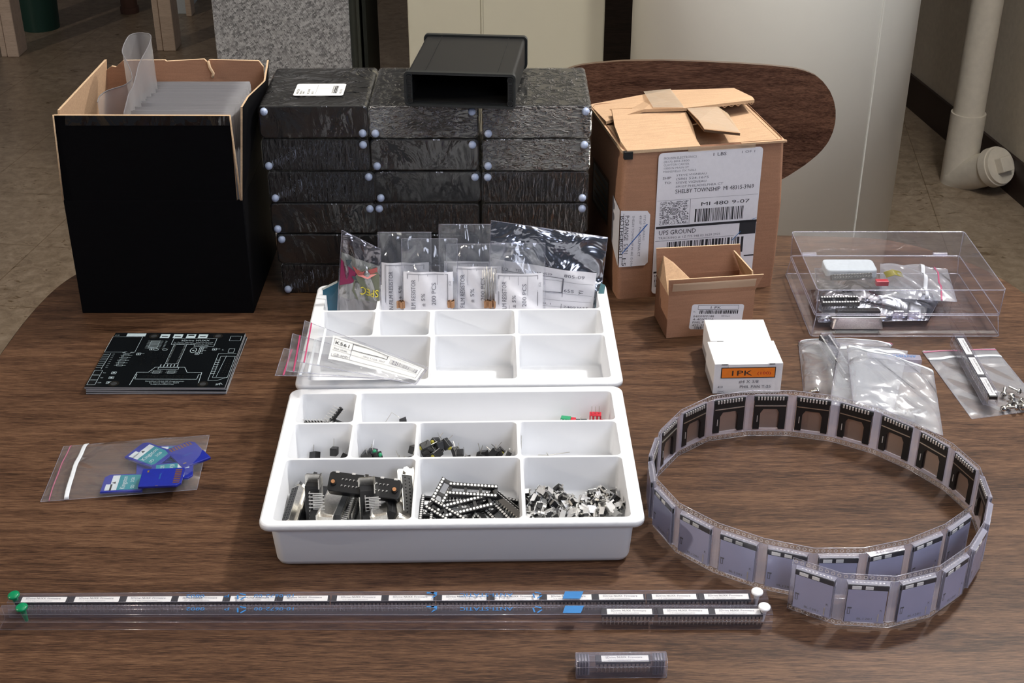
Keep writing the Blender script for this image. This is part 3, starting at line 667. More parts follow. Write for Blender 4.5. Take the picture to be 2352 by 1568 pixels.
# corner label (front part and side part)
b = MB(); f2 = frame((-.4, -1.7, 0), (1, 0, 0), (0, 0, 1), .3)
b.sheet(f2, [(0, 36)] + [(26, 36), (29, 39), (29, 89), (26, 93), (0, 95)], 'paper')
b.sheet(frame((-.9, 40, 0), (0, -1, 0), (0, 0, 1), .3), [(14, 52), (41, 37), (41, 95), (14, 100)], 'paper')
for s_, sz, x, wd, y, m in (('STEVE VIGNEAU', 2.9, 22.6, 26, 89, 'ink_light'), ('49107  PHILADELPHIA CT', 3.3, 18.4, 43, 89, 'ink_grey'), ('SHELBY TOWNSHIP MI 48315-3969', 3.1, 11.5, 54, 89, 'ink_light'), ('P:ORANGE  S:501', 6.0, 4.2, 40, 90, 'ink'), ('I:5', 5.2, 3.2, 9, 46, 'ink')):
    b.text(s_, sz, f2, x, y, m, width=wd, rot=-90, bold=.008)
b.rect(f2, 2.8, 38, 3.2, 92, 'ink'); b.text('BOTH-RIGHT', 5, f2, -.2, 90, 'ink', rot=-90, width=46)
b.add([f2(2, 50, .2), f2(3, 50, .2), f2(27, 79, .2), f2(26, 79.6, .2)], [(0, 1, 2, 3)], 'pen_blue'); b.build('corner_label', t)

# ================================================================== SMALL BROWN BOX
t = thing('small_carton', 'small open brown carton with white label leaning against the shipping carton', 'box', (143, 1106.5, 0), 8.5)
wS, dS, hS = 82, 46, 44
b = MB()
for (x0, x1, y0, y1) in ((0, wS, 0, 1.6), (0, wS, dS - 1.6, dS), (0, 1.6, 1.6, dS - 1.6), (wS - 1.6, wS, 1.6, dS - 1.6)): b.box(x0, x1, y0, y1, 0, hS, 'kraft_card')
b.box(1.6, wS - 1.6, 1.6, dS - 1.6, 0, 2, 'kraft_inner'); b.build('carton_body', t, bevel=.4)
def wt(u, v, Y): return inv(WY(u, v, Y), (143, 1106.5), math.radians(8.5))
b = MB(); slab(b, [(0, 0, hS), (wS, 0, hS), (wS + 5, -5, 62), (-2, -5, 62.5)], 1.5, 'kraft_card', 'kraft_inner', 'kraft_edge', Vector((0, 1, 0))); b.build('flap', t)
b = MB(); slab(b, [(wS, dS, hS), (0, dS, hS), (-1, dS + 3, 70), (wS - 2, dS + 3, 69)], 1.5, 'kraft_card', 'kraft_card', 'kraft_edge', Vector((0, -1, 0))); b.build('flap', t)
b = MB(); slab(b, [(0, 2, hS), (0, dS - 2, hS), (4, dS - 6, 66), (10, dS - 16, 64), (20, 6, 58), (12, 2, 50)], 1.4, 'kraft_flap', 'kraft_flap', 'kraft_edge', Vector((.7, 0, -.5))); b.build('flap', t)
b = MB(); slab(b, [(wS, 2, hS), (wS, dS - 3, hS), (wS - 9, dS - 5, 66), (wS - 1, 8, 60)], 1.4, 'kraft_card', 'kraft_inner', 'kraft_edge', Vector((-1, 0, 0))); b.build('flap', t)
fn = frame((0, 0, 0), (1, 0, 0), (0, 0, 1), .3)
b = MB(); b.grid(lambda s, q: Vector((2 + s * 78, -3.6 - q * 2.6 - .3 * abs(math.sin(s * 40)), 50 + q * 9)), 30, 3, 'packing_tape'); b.build('packing_tape', t)
b = MB(); cs, sn = math.cos(math.radians(-4)), math.sin(math.radians(-4)); f3 = lambda a, c_, d=0: fn(21 + a * cs - c_ * sn, 7 + a * sn + c_ * cs, d)
b.sheet(f3, rrect(50, 26, 2.5, 4, 25, 14), 'paper')
b.outline(f3, 6, 21.5, 45, 26, .3, 'ink'); b.text('1 PK', 3.8, f3, 17, 22.3, 'ink', width=11, bold=.01)
b.text('Pt.', 2.2, f3, 2, 18.5, 'ink_grey'); b.barcode(f3, 8, 17.2, 45, 20.8, 'ink', 12)
for i, l in enumerate(('0405MPP188', '4-40X5/16', 'PHIL PAN F', '422-350-72')): b.text(l, 2.9, f3, 2.4, 13.6 - i * 3.1, 'ink', width=20, bold=.01)
b.text('100 Each', 2.4, f3, 29, 14, 'ink_grey'); b.barcode(f3, 5, 1.2, 40, 4, 'ink', 14); b.build('part_label', t)

# ================================================================== WHITE SCREW BOXES
def white_box(loc, rz, label, wB, dB, hB, front):
    t = thing('screw_box', label, 'box', loc, rz)
    b = MB(); b.box(0, wB, 0, dB, 0, hB - .6, 'box_white'); b.build('carton_body', t, bevel=.5)
    b = MB(); b.box(.2, wB - .2, -.2, dB, hB - .6, hB, 'box_white'); b.box(12, wB - 13, -.7, .4, hB - 3.4, hB - .2, 'box_white'); b.build('lid_flap', t, bevel=.25)
    b = MB()
    for x in (11, wB - 12): b.box(x - (5 if x < 20 else -.2), x + (.2 if x < 20 else 5), -.5, .3, hB - .9, hB - .2, 'inside_black')
    b.build('lid_slots', t)
    if front:
        fn = frame((0, 0, 0), (1, 0, 0), (0, 0, 1), .3); b = MB()
        b.rect(fn, 6, hB - 14, wB - 6, hB - 3.4, 'ink', .1); b.rect(fn, 6.7, hB - 13.3, wB - 6.7, hB - 4.1, 'orange', .2)
        b.text('1PK', 7.2, fn, 13, hB - 11.4, 'ink', .3, width=20, bold=.03); b.text('(100)', 3.8, fn, 37, hB - 10.5, 'red_plastic', .3, width=12)
        b.text('#4 X 3/8', 4.2, fn, 22, hB - 19, 'ink_grey', width=17); b.text('410', 3, fn, 4, hB - 23.6, 'ink_grey'); b.text('PHIL PAN T-25', 4, fn, 23, hB - 24, 'ink_grey', width=27); b.text('ZINC', 2.6, fn, 4, hB - 28, 'ink_light')
        b.build('orange_label', t)
    return t
white_box((173, 1006, 0), 2.0, 'white screw box with orange label, the front one of the pair', 59, 40, 29.5, True)
white_box((174.5, 1047.5, 0), .6, 'plain white screw box standing behind the orange-labelled one', 54, 40, 29.5, False)

# ================================================================== TRAYS
def tray(loc, rz, label, splits):
    """moulded drawer tray; splits: rows front to back of (y0, y1, [x boundaries])"""
    t = thing('parts_tray', label, 'tray', loc, rz)
    Wd, Dp, H = 269.0, 187.0, 40.0
    out = rrect(Wd, Dp, 9, 8, 0, Dp / 2); b = MB(); m = 'tray_white'
    cells = []
    for (y0, y1, xs) in splits:
        for i in range(len(xs) - 1): cells.append((xs[i] + 1.0, xs[i + 1] - 1.0, y0 + 1.0, y1 - 1.0))
    holes = [rrect(x1 - x0, y1 - y0, 4, 5, (x0 + x1) / 2, (y0 + y1) / 2) for x0, x1, y0, y1 in cells]
    bm = bmesh.new()
    def loop(pts):
        vs = [bm.verts.new((x, y, H)) for x, y in pts]
        for i in range(len(vs)): bm.edges.new((vs[i], vs[(i + 1) % len(vs)]))
    inner = rrect(Wd - 3, Dp - 3, 8, 8, 0, Dp / 2)
    loop(inner)
    for h in holes: loop(h)
    bmesh.ops.triangle_fill(bm, use_beauty=True, use_dissolve=False, edges=bm.edges[:], normal=(0, 0, 1))
    bm.verts.index_update()
    def inh(p):
        for x0, x1, y0, y1 in cells:
            if x0 < p.x < x1 and y0 < p.y < y1:
                dx = max(x0 + 4 - p.x, p.x - x1 + 4, 0); dy = max(y0 + 4 - p.y, p.y - y1 + 4, 0)
                return not (dx > 0 and dy > 0 and math.hypot(dx, dy) > 3.97)
        return False
    fs = [tuple(v.index for v in f.verts) for f in bm.faces if not inh(f.calc_center_median())]
    b.add([v.co.copy() for v in bm.verts], fs, m); bm.free()
    L = lambda w_, d_, r, z: [(x, y, z) for x, y in rrect(w_, d_, r, 8, 0, Dp / 2)]
    b.loft([L(Wd - 3, Dp - 3, 8, H), L(Wd - 1.2, Dp - 1.2, 8.6, H - .4), L(Wd - .3, Dp - .3, 9, H - 1.2), L(Wd, Dp, 9, H - 2.4), L(Wd - .2, Dp - .2, 9, H - 4.6), L(Wd - 2, Dp - 2, 8, H - 4.8), L(Wd - 14, Dp - 9, 7, H - 4.8)], m, False, False, smooth=True)
    b.loft([L(Wd - 14, Dp - 9, 7, H - 4.8), L(Wd - 18, Dp - 12.5, 8, 5), L(Wd - 20, Dp - 15, 8, 1.5), L(Wd - 26, Dp - 21, 7, 0)], m, False, True, smooth=True)
    b.build('tray_shell', t, autosm=True)
    for (x0, x1, y0, y1), h in zip(cells, holes):
        cx, cy, w_, d_ = (x0 + x1) / 2, (y0 + y1) / 2, x1 - x0, y1 - y0
        k = lambda g, r, z: [(x, y, z) for x, y in rrect(w_ - g, d_ - g, r, 5, cx, cy)]
        b = MB(); b.loft([k(0, 4, H), k(.7, 3.8, H - .5), k(4.0, 3.5, 12), k(5.5, 3, 10.2), k(9, 2, 10)], m, False, False, smooth=True, flip=True); b.add(k(9, 2, 10), [tuple(range(24))], m)
        b.build('compartment', t)
    return t
XS = [-126, 126]
low_rows = [(5.5, 83.5, [-126, -27.5, 50, 126]), (83.5, 133.5, [-126, -78.5, -29, 48.5, 126]), (133.5, 179, [-126, -79, 126])]
up_rows = [(8.5, 85, [-126, -25, 48.5, 126]), (85, 133, [-126, -76, -27, 48.5, 126]), (133, 181, [-126, -76, 126])]
LT = (-41.5, 763, 0); UT = (-43.0, 953.5, 0); TR = 1.1
tray(LT, TR, 'white divided plastic tray full of connectors and sockets, nearer of the two trays', low_rows)
tray(UT, TR, 'white divided plastic tray with resistor bags in its rear slots, farther of the two', up_rows)
def tl_(base, x, y, z=0):
    a = math.radians(TR); return Vector((base[0] + x * math.cos(a) - y * math.sin(a), base[1] + x * math.sin(a) + y * math.cos(a), z))
# ================================================================== COMPONENT PROTOTYPES (each built once, copied by loops)
PROTO = {}
def proto(key, make):
    """first call builds the thing where it is used; later calls copy it with its parts"""
    def place(loc, rot, label, group, cat=None):
        rot = tuple(math.radians(a) for a in rot)
        if key not in PROTO:
            t = make(); PROTO[key] = t
            t.location = (loc[0] * .001, loc[1] * .001, (loc[2] + TZ) * .001); t.rotation_euler = rot; tag(t, label, None, group); return t
        return dup(PROTO[key], loc, rot, label, group)
    return place
def mk_dsub():
    t = thing('d_sub_connector', 'x', 'connector')
    b = MB(); b.prism(rrect(53, 12.5, 1.5, 3), -.6, .6, 'tin'); b.build('flange', t)
    D = [(-19.5, 4.2), (19.5, 4.2), (18.2, -4.2), (-18.2, -4.2)]
    b = MB(); b.loft([[(x, y, .5) for x, y in D][::-1], [(x, y, 6.5) for x, y in D][::-1]], 'tin', False, False); b.build('shell', t, solid=.6)
    b = MB(); b.prism([(x * .955, y * .88) for x, y in D][::-1], .5, 6.7, 'plastic_black')
    for r_, n in ((1.45, 13), (-1.45, 12)):
        for i in range(n):
            x = (i - (n - 1) / 2) * 2.76; b.box(x - .5, x + .5, r_ - .5, r_ + .5, 6.7, 6.8, 'ink_light' if r_ > 9 else 'socket_hole')
    b.build('insert', t)
    b = MB(); b.box(-20.5, 20.5, -5.2, 5.2, -8.5, -.6, 'plastic_black'); b.build('housing', t, bevel=.4)
    b = MB()
    for r_, n in ((1.45, 13), (-1.45, 12)):
        for i in range(n):
            x = (i - (n - 1) / 2) * 2.76; b.box(x - .35, x + .35, r_ - .3, r_ + .3, -11.5, -8.5, 'bright_plate'); b.box(x - .35, x + .35, r_ - 8 if r_ < 0 else r_ - 9.6, r_ + .3, -11.9, -11.3, 'bright_plate')
    b.build('pins', t)['kind'] = 'stuff'
    for sx in (-1, 1):
        b = MB(); b.cyl((sx * 23.5, 0, .6), (sx * 23.5, 0, 5.6), 2.5, 'chrome', 6, smooth=False); b.build('jackscrew', t)
        b = MB(); b.box(sx * 23.5 - 4, sx * 23.5 + 4, -6, -5.2, -11, 0, 'tin'); b.build('bracket', t)
    return t
dsub = proto('dsub', mk_dsub)
def mk_dsub_hood():
    t = thing('d_sub_connector', 'x', 'connector')
    b = MB(); b.loft([[(x, -6, z) for x, z in rrect(48, 10, 2, 3, 0, 0)], [(x, 5.4, z) for x, z in rrect(44, 9.4, 4, 3, 0, 0)]], 'tin'); b.build('metal_hood', t, bevel=.5)
    b = MB(); b.box(-25.5, 25.5, 5, 6.2, -6, 6, 'tin'); b.build('flange', t, bevel=.3)
    b = MB(); b.box(-20, 20, 6.2, 12, -4.5, 4.5, 'plastic_black')
    for i in range(13): b.box(-17.2 + i * 2.76, -16.2 + i * 2.76, 12, 12.1, 0.9, 1.9, 'socket_hole')
    b.build('insert', t, bevel=.3)
    b = MB(); b.box(-20, 20, -10, -5, -4.5, 4.5, 'plastic_dark'); b.build('housing', t, bevel=.3)
    b = MB()
    for i in range(13): b.box(-17 + i * 2.76, -16.2 + i * 2.76, -14, -10, -2, -1.3, 'bright_plate')
    b.build('pins', t); return t
hood = proto('hood', mk_dsub_hood)
def mk_header():
    t = thing('pin_header', 'x', 'header')
    b = MB(); b.box(-20, 20, -2.5, 2.5, 0, 5, 'plastic_black')
    for i in range(14): b.box(-18.6 + i * 2.8, -17.8 + i * 2.8, -2.6, 2.6, 4.7, 5.1, 'plastic_dark')
    b.build('housing', t, bevel=.2)
    b = MB()
    for i in range(14):
        for y in (-1.3, 1.3): b.box(-18.3 + i * 2.8 - .3, -18.3 + i * 2.8 + .3, y - .3, y + .3, 5, 9.5, 'nickel_dull')
    b.build('pins', t); return t
header = proto('header', mk_header)
def mk_wide():
    t = thing('edge_connector', 'x', 'connector')
    b = MB(); b.loft([[(x, y, 0) for x, y in rrect(53, 15, 2.5, 3)], [(x, y, 9) for x, y in rrect(53, 15, 2.5, 3)]], 'plastic_black'); b.build('housing', t, bevel=.5)
    b = MB()
    for r_ in (-2.4, 2.4):
        for i in range(13):
            x = (i - 6) * 2.76; b.cyl((x + .6, r_ - .6, 9), (x + .6, r_ - .6, 9.2), .55, 'socket_hole', 8); b.box(x - .3, x + .9, r_ + .2, r_ + .55, 9, 9.12, 'bright_plate'); b.box(x - .3, x, r_ - .6, r_ + .5, 9, 9.12, 'bright_plate')
    b.build('contacts', t)
    for sx in (-1, 1):
        b = MB(); b.cyl((sx * 22.5, -1, 8), (sx * 22.5, -1, 10.5), 2.3, 'socket_hole', 12); b.cyl((sx * 22.5, -1, 10), (sx * 22.5, -1, 12.4), 1.5, 'copper', 8); b.build('jackscrew', t)
    for x in (-21, -9, 12, 22):
        b = MB(); b.box(x - 1.3, x + 1.3, 6.6, 8.0, 7.2, 9.3, 'bright_plate'); b.build('clip', t)
    return t
wide = proto('wide', mk_wide)
def mk_icsock():
    t = thing('chip_socket', 'x', 'socket')
    b = MB()
    for s in (-1, 1): b.box(-17.8, 17.8, s * 3.8 - 1.4, s * 3.8 + 1.4, 0, 4.2, 'plastic_black')
    for x in (-16.6, -5.5, 5.5, 16.6): b.box(x - 1.1, x + 1.1, -2.6, 2.6, .6, 3.4, 'plastic_black')
    b.build('socket_frame', t)
    b = MB()
    for s in (-1, 1):
        for i in range(14): x = (i - 6.5) * 2.54; b.cyl((x, s * 3.8, 4.2), (x, s * 3.8, 4.45), .95, 'bright_plate', 8)
    b.build('contacts', t)
    b = MB()
    for s in (-1, 1):
        for i in range(14): x = (i - 6.5) * 2.54; b.cyl((x, s * 3.8, 0), (x, s * 3.8, -1.2), .75, 'nickel_dull', 6); b.cyl((x, s * 3.8, -1.2), (x, s * 3.8, -4.2), .28, 'bright_plate', 5)
    b.build('pins', t); return t
icsock = proto('icsock', mk_icsock)
def mk_clip():
    t = thing('tact_switch', 'x', 'switch')
    b = MB(); b.box(-3.2, 3.2, -.2, .2, 0, 5.2, 'bright_plate'); b.box(-3.2, 3.2, -3.6, .2, 5.0, 5.3, 'bright_plate'); b.box(-4.6, -3.2, -.2, .2, 3, 4.6, 'bright_plate'); b.box(3.2, 4.6, -.2, .2, 3, 4.6, 'bright_plate')
    b.box(-3.2, -1.9, -.2, .2, -2.4, 0, 'bright_plate'); b.box(1.9, 3.2, -.2, .2, -2.4, 0, 'bright_plate'); b.box(-3.4, -3.1, -4.4, 0, .8, 2.4, 'nickel_dull'); b.box(3.1, 3.4, -4.4, 0, .8, 2.4, 'nickel_dull'); b.build('bracket', t)
    b = MB(); b.box(-3, 3, -3.3, -.25, .4, 4.9, 'plastic_black'); b.cyl((0, -3.3, 2.6), (0, -4.6, 2.6), 1.2, 'plastic_black', 10); b.build('switch_body', t)
    return t
clip = proto('clip', mk_clip)
def mk_led(lens):
    def f():
        t = thing('led_indicator', 'x', 'led')
        b = MB(); b.box(-2.6, 2.6, -4, 4, 0, 6, 'plastic_black'); b.build('holder', t, bevel=.3)
        if lens: b = MB(); b.ball((0, -4.2, 3.4), 1.7, lens, 12, 8); b.build('lens', t)
        b = MB(); b.box(-.9, -.5, 1, 1.4, 6, 13, 'nickel_dull'); b.box(.6, 1.0, 4, 10, 2, 2.4, 'nickel_dull'); b.build('lead', t)
        return t
    return f
ledy, ledg, ledk = proto('ledy', mk_led('yellow_lens')), proto('ledg', mk_led('green_plastic')), proto('ledk', mk_led(None))
def mk_strip():
    t = thing('pin_strip', 'x', 'header')
    b = MB()
    for i in range(9): b.box(-11.4 + i * 2.54 + .1, -11.4 + i * 2.54 + 2.4, -1.3, 1.3, 0, 2.5, 'plastic_black')
    b.build('strip_body', t)
    b = MB()
    for i in range(9): x = -10.2 + i * 2.54; b.box(x - .3, x + .3, -.3, .3, 2.5, 9, 'bright_plate'); b.box(x - .3, x + .3, -.3, .3, -3, 0, 'bright_plate')
    b.build('pins', t); return t
strip = proto('strip', mk_strip)

# ------------------------------------------------------------------ lower tray, front left: connectors
R9 = random.Random(21)
G = 'connectors in the front left compartment of the nearer tray'
f3_ = lambda x, y, z: tl_(LT, x, y, z)
spec = [(dsub, -115, 46, 10, (-38, -8, 84), 'female connector with black pin face at the left wall of the nearer tray'),
        (dsub, -101, 44, 13, (0, 100, 86), 'right-angle connector with bare bright pins, second from the left wall of nearer tray'),
        (hood, -88.5, 46, 13, (0, 6, 83), 'connector in bright metal hood, leftmost hooded one in the nearer tray'),
        (header, -79.5, 48, 7, (0, 0, 83), 'black pin header between the two left metal-hooded connectors'),
        (header, -72, 42, 9, (0, 8, 85), 'black pin header under the left end of the big black connector'),
        (dsub, -62.5, 45, 11, (0, 92, 95), 'connector with splayed grey pins under the big black connector'),
        (hood, -53, 47, 12, (-10, 8, 92), 'connector in scratched metal hood, middle hooded one in the nearer tray'),
        (header, -44.5, 44, 5, (0, 0, 91), 'black pin header right of the middle hooded connector'),
        (hood, -40, 47, 11, (28, 4, 98), 'connector in metal hood, rightmost hooded one in the nearer tray'),]
for fn_, x, y, z, ro_, lab in spec: fn_(f3_(x, y + 3, z + 9), (ro_[0], ro_[1], ro_[2] + TR), lab, G)
dsub(f3_(-33.5, 50, 24), (4, -30, 97), 'female connector tilted up at right end of the connector compartment', G)
wide(f3_(-64, 54, 33), (38, 4, -7), 'wide black two-row connector lying across the top of the connector pile', G)
# ------------------------------------------------------------------ lower tray, middle: chip sockets
G = 'chip sockets in the front middle compartment of the nearer tray'
sp = [(14, 56, 20, (24, 3, -3), 'black chip socket lying topmost, its pins hanging toward the front'),
      (10, 46, 14, (30, -6, 14), 'black chip socket crossing just below the topmost one'),
      (-12, 53, 14, (20, -28, 60), 'chip socket seen from its open side, tipped up left of the topmost one'),
      (40, 47, 12, (-40, 10, -48), 'chip socket on its side with bright pins up at the right wall'),
      (33, 40, 9, (25, 5, -56), 'chip socket lying slanted below the right-hand one on its side'),
      (-20, 44, 10, (6, 0, 88), 'chip socket against the left side of the socket compartment'),
      (-4, 38, 11, (15, 8, -38), 'chip socket slanting down to the front at the left of the socket pile'),
      (22, 36, 7, (70, 0, -60), 'chip socket on edge in the lower middle of the socket pile'),
      (12, 36, 6, (60, 0, 70), 'chip socket on edge under the crossing one'),
      (-14, 34, 6, (0, 0, 12), 'chip socket flat at the lower left of the socket pile'),
      (8, 66, 5, (0, 0, 4), 'chip socket flat behind the topmost one'),
      (32, 62, 5, (4, 0, -20), 'chip socket flat near the back right corner of the socket compartment')]
for x, y, z, ro_, lab in sp: icsock(f3_(x, y - 1, z + 8), (ro_[0], ro_[1], ro_[2] + TR), lab, G)
# ------------------------------------------------------------------ lower tray, right: small metal switches
G = 'tact switches in the front right compartment of the nearer tray'; n = 0
for k in range(120):
    a = R9.uniform(53, 121); y = R9.uniform(28, 68)
    hgt = 9 + 9 * math.exp(-((a - 62) / 12) ** 2) + 5 * math.exp(-((a - 84) / 12) ** 2) + 9 * math.exp(-((a - 117) / 6) ** 2)
    if y > 58: hgt *= .75
    z = 12 + R9.random() * hgt * 1.0
    clip(f3_(a, y, z), (R9.choice((0, 90, 180, 45, -60)) + R9.uniform(-25, 25), R9.uniform(-60, 60), R9.uniform(0, 360)), 'tiny bright metal bracket switch with black body heaped in nearer tray', G)
# ------------------------------------------------------------------ lower tray, second row
G = 'small indicators in the second row of the nearer tray'
def ledpile(fn_, n, x0, x1, zmax, lab, sd):
    r = random.Random(sd)
    for _ in range(n): fn_(f3_(r.uniform(x0, x1), r.uniform(106, 124), 13 + r.random() * zmax), (r.uniform(-40, 40), r.uniform(-40, 40), r.uniform(-70, 70)), lab, G)
ledpile(ledk, 2, -96, -84, 7, 'plain black indicator holder in leftmost slot of the second tray row', 1)
ledpile(ledk, 1, -112, -110, 6, 'single black indicator holder near the left wall of second row', 2)
ledpile(ledg, 4, -72, -58, 8, 'black indicator holder with green lens, second slot of the second row', 3)
ledpile(ledk, 4, -44, -32, 9, 'plain black indicator holder at right of the green-lensed ones', 4)
ledpile(ledy, 6, -24, 0, 17, 'black indicator holder with yellow lens in left heap of third slot', 5)
ledpile(ledk, 6, -24, 4, 14, 'plain black indicator holder in left heap of third slot', 8)
ledpile(ledy, 4, 20, 42, 9, 'black indicator holder with yellow lens in right heap of third slot', 6)
ledpile(ledk, 7, 6, 44, 9, 'plain black indicator holder in right heap of third slot', 7)
b = MB(); b.tube([(51, 128, 11), (51.4, 128.5, 30)], .25, 'nickel_dull', 5); o = f3_(0, 0, 0)
def traymesh(mb, name, lab, cat, base=LT, at=(0, 0, 4)):
    mb.v = [tl_(base, v.x, v.y, v.z) for v in mb.v]; w_ = tl_(base, *at); return tag(mb.build(name, None, w_, world=w_), lab, cat)
traymesh(b, 'bare_wire', 'thin bare wire upright at left wall of the rightmost second-row slot', 'wire', at=(51, 128, 5))
b = MB(); b.tube([(64, 122, 16), (72, 123, 15), (89, 124, 17)], .3, 'nickel_dull', 5); b.tube([(72, 123, 15), (71, 122, 18)], .4, 'nickel_dull', 5)
traymesh(b, 'bare_wire', 'thin bare wire lying in the rightmost second-row slot', 'wire', at=(72, 123, 12))
# ------------------------------------------------------------------ lower tray, back row
strip(f3_(-111, 164, 21), (38, -4, -8), 'pin strip lying low at left of the back left slot', 'pin strips in the back left slot')
strip(f3_(-98, 165, 24), (10, -50, 18), 'pin strip tipped upward in the back left slot', 'pin strips in the back left slot')
strip(f3_(-91, 163, 21), (70, 10, -22), 'pin strip with long pins leaning right in the back left slot', 'pin strips in the back left slot')
b = MB(); b.tube([(-57, 165, 21), (-52, 168, 28), (-46, 168, 23), (-43, 166, 21)], .25, 'nickel_dull', 5); traymesh(b, 'bent_wire', 'thin bent wire at the left of the long back slot', 'wire', at=(-52, 168, 14))
b = MB(); b.prism([(-46, 164), (-40, 163), (-41, 168)], 18, 24, 'plastic_black'); traymesh(b, 'plastic_chip', 'tiny black plastic sliver near the bent wire in long back slot', 'plastic piece', at=(-43, 165, 12))
t = thing('jumper_block', 'small green and red block at right part of the long back slot', 'jumper', f3_(90, 164, 20), -12)
b = MB(); b.box(-6, 2, -2.5, 2.5, -3, 4, 'green_plastic'); b.build('green_half', t, bevel=.4); b = MB(); b.box(2, 6, -2.5, 2.5, -3, 3.4, 'red_plastic'); b.build('red_half', t, bevel=.4)
b = MB()
for i in range(3): b.box(-5.5 + i * 2.4, -4.5 + i * 2.4, -2.9, -1, 1, 3.2, 'foam_white')
b.build('contacts', t)
t = thing('terminal_block', 'red terminal with three upright pins at right end of back slot', 'terminal', f3_(112, 164, 12), -4)
b = MB(); b.box(-5, 4.5, -3, 3, 4, 15.5, 'red_plastic'); b.prism([(4, -3), (8.5, -4), (8.5, 2), (4, 3)], 4, 9, 'red_plastic'); b.build('housing', t, bevel=.4)
b = MB()
for i in range(3): b.box(-3.6 + i * 3, -3.0 + i * 3, 0, .6, 15, 22, 'nickel_dull'); b.box(-3.9 + i * 3, -2.7 + i * 3, -3.2, -2.9, 11, 14.6, 'nickel_dull')
b.build('pins', t)
b = MB(); b.box(-5, 5, -2, 2, 0, 4, 'plastic_black'); b.box(-.3, .3, -.3, .3, 4, 7, 'nickel_dull'); w_ = f3_(100, 163, 18); tag(b.build('shorting_jumper', None, world=w_), 'small black jumper cap left of the red terminal', 'jumper')

# ================================================================== BAGS
def bagmap(quad, bulge, seed, amp=1.2, edge=.5):
    p00, p10, p11, p01 = [Vector(q) for q in quad]
    n = (p10 - p00).cross(p01 - p00).normalized(); r = random.Random(seed); w_ = [(r.uniform(2, 7), r.uniform(2, 7), r.uniform(0, 6), r.uniform(.3, 1)) for _ in range(5)]
    def fn(s, q, side=1, lift=0.0):
        p = (p00 * (1 - s) + p10 * s) * (1 - q) + (p01 * (1 - s) + p11 * s) * q
        ss, qq = min(max(s, 0), 1), min(max(q, 0), 1)
        pr_ = (max(math.sin(PI * ss) * math.sin(PI * qq), 0)) ** edge
        e = sum(a4 * math.sin(a1 * s * 3 + a2 * q * 3 + a3) for a1, a2, a3, a4 in w_) / 3
        return p + n * (side * bulge * pr_ + lift + amp * e * pr_)
    return fn
def bag(name, label, quad, bulge=6, seed=1, mat='bag_film', amp=1.5, zips=(), group=None, vert=False, edge=.5, nn=30, skew=None, cat='plastic bag', backmat=None):
    fn = bagmap(quad, bulge, seed, amp, edge); o = (Vector(quad[0]) + Vector(quad[1])) / 2
    t = thing(name, label, cat, o, 0, group)
    b = MB(); b.grid(lambda s, q: fn(s, q, 1), nn, nn, mat); b.grid(lambda s, q: fn(s, q, -.25), nn, nn, backmat or mat); ed = [(i / nn, 0) for i in range(nn)] + [(1, i / nn) for i in range(nn)] + [(1 - i / nn, 1) for i in range(nn)] + [(0, 1 - i / nn) for i in range(nn + 1)]
    b.tube([fn(s, q, 0) for s, q in ed], .28, 'clear_edge', 4); b.build('bag_film', t, o)
    for (ax, pos, wd, m) in zips:
        b = MB()
        f = (lambda s, q: fn(pos + (s - .5) * wd, q, 1, .5)) if ax == 's' else (lambda s, q: fn(s, pos + (q - .5) * wd, 1, .5))
        b.grid(f, 4 if ax == 's' else nn, nn if ax == 's' else 4, m); b.build('zip_strip', t, o, solid=.5)
    return t, fn, o
def baglabel(t, fn, o, s0, s1, q0, q1, wmm, hmm, draw, lift=-.4, mat='paper', name='paper_label', side=1, skewq=0.0):
    """label sheet following the bag; draw(mb, f) draws ink in label millimetres"""
    f = lambda a, c_, d=0: fn(s0 + (s1 - s0) * a / wmm, q0 + (q1 - q0) * c_ / hmm + skewq * (a / wmm), side, lift + d * 1.5)
    b = MB(); b.grid(lambda s, q: f(s * wmm, q * hmm), 30, 30, mat); draw(b, f); return b.build(name, t, o)

# ---- resistor bags in the rear slot of the farther tray
def res_bag(u0, u1, vt, lab, lx0, lx1, lvt, seed, Y=1100, lean=18, line='KOHM', gold=True):
    q00, q10 = WY(u0, 712, Y), WY(u1, 712, Y); q00.z = q10.z = 8
    top0, top1 = WY(u0, vt, Y + lean), WY(u1, vt, Y + lean)
    k0 = WY(lx0, 712, Y); 
    t, fn, o = bag('resistor_bag', lab, [q00, q10, top1, top0], 4.5, seed, 'bag_film_crisp', 2.6, group='resistor bags in the farther tray', edge=.6)
    z1 = WY(lx0, lvt, Y + 8).z; q1 = (z1 - 8) / (top0.z - 8); s0, s1 = (lx0 - u0) / (u1 - u0), (lx1 - u0) / (u1 - u0)
    def draw(b, f):
        b.outline(f, 3, -4, 37, 62, .35, 'ink_grey', .3, 6); b.outline(f, 3.7, -4, 36.3, 61.3, .15, 'ink_grey', .3, 6)
        for x in (12.5, 20, 28): b.rect(f, x, -4, x + .25, 61.3, 'ink_light', .3)
        for s_, x, y, sz, wd in (('CARBON FILM RESISTOR', 10, 0, 5.2, 56), ('± 5%', 18, 28, 4.6, 14), (line.replace('OHM', 'Ω'), 27, 6, 4.6, 5), ('200 PCS', 27, 30, 5.0, 23)): b.text(s_, sz, f, x, y, 'ink_grey', .35, width=wd, rot=90)
        if line[0] == 'K': b.text('KΩ', 6, f, 27.4, 4, 'ink_blue', .5, width=9, rot=90, bold=.03)
        b.text('(C2)', 2.6, f, 39.3, 50, 'ink_light', .35, rot=90)
    baglabel(t, fn, o, s0, s1, 0.02, q1, 41, 64, draw, lift=.6)
    return t, fn, o
res_bag(868, 990, 533, 'resistor bag at left of the row, its label tilted and partly covered', 876, 985, 604, 3, Y=1112, lean=16)
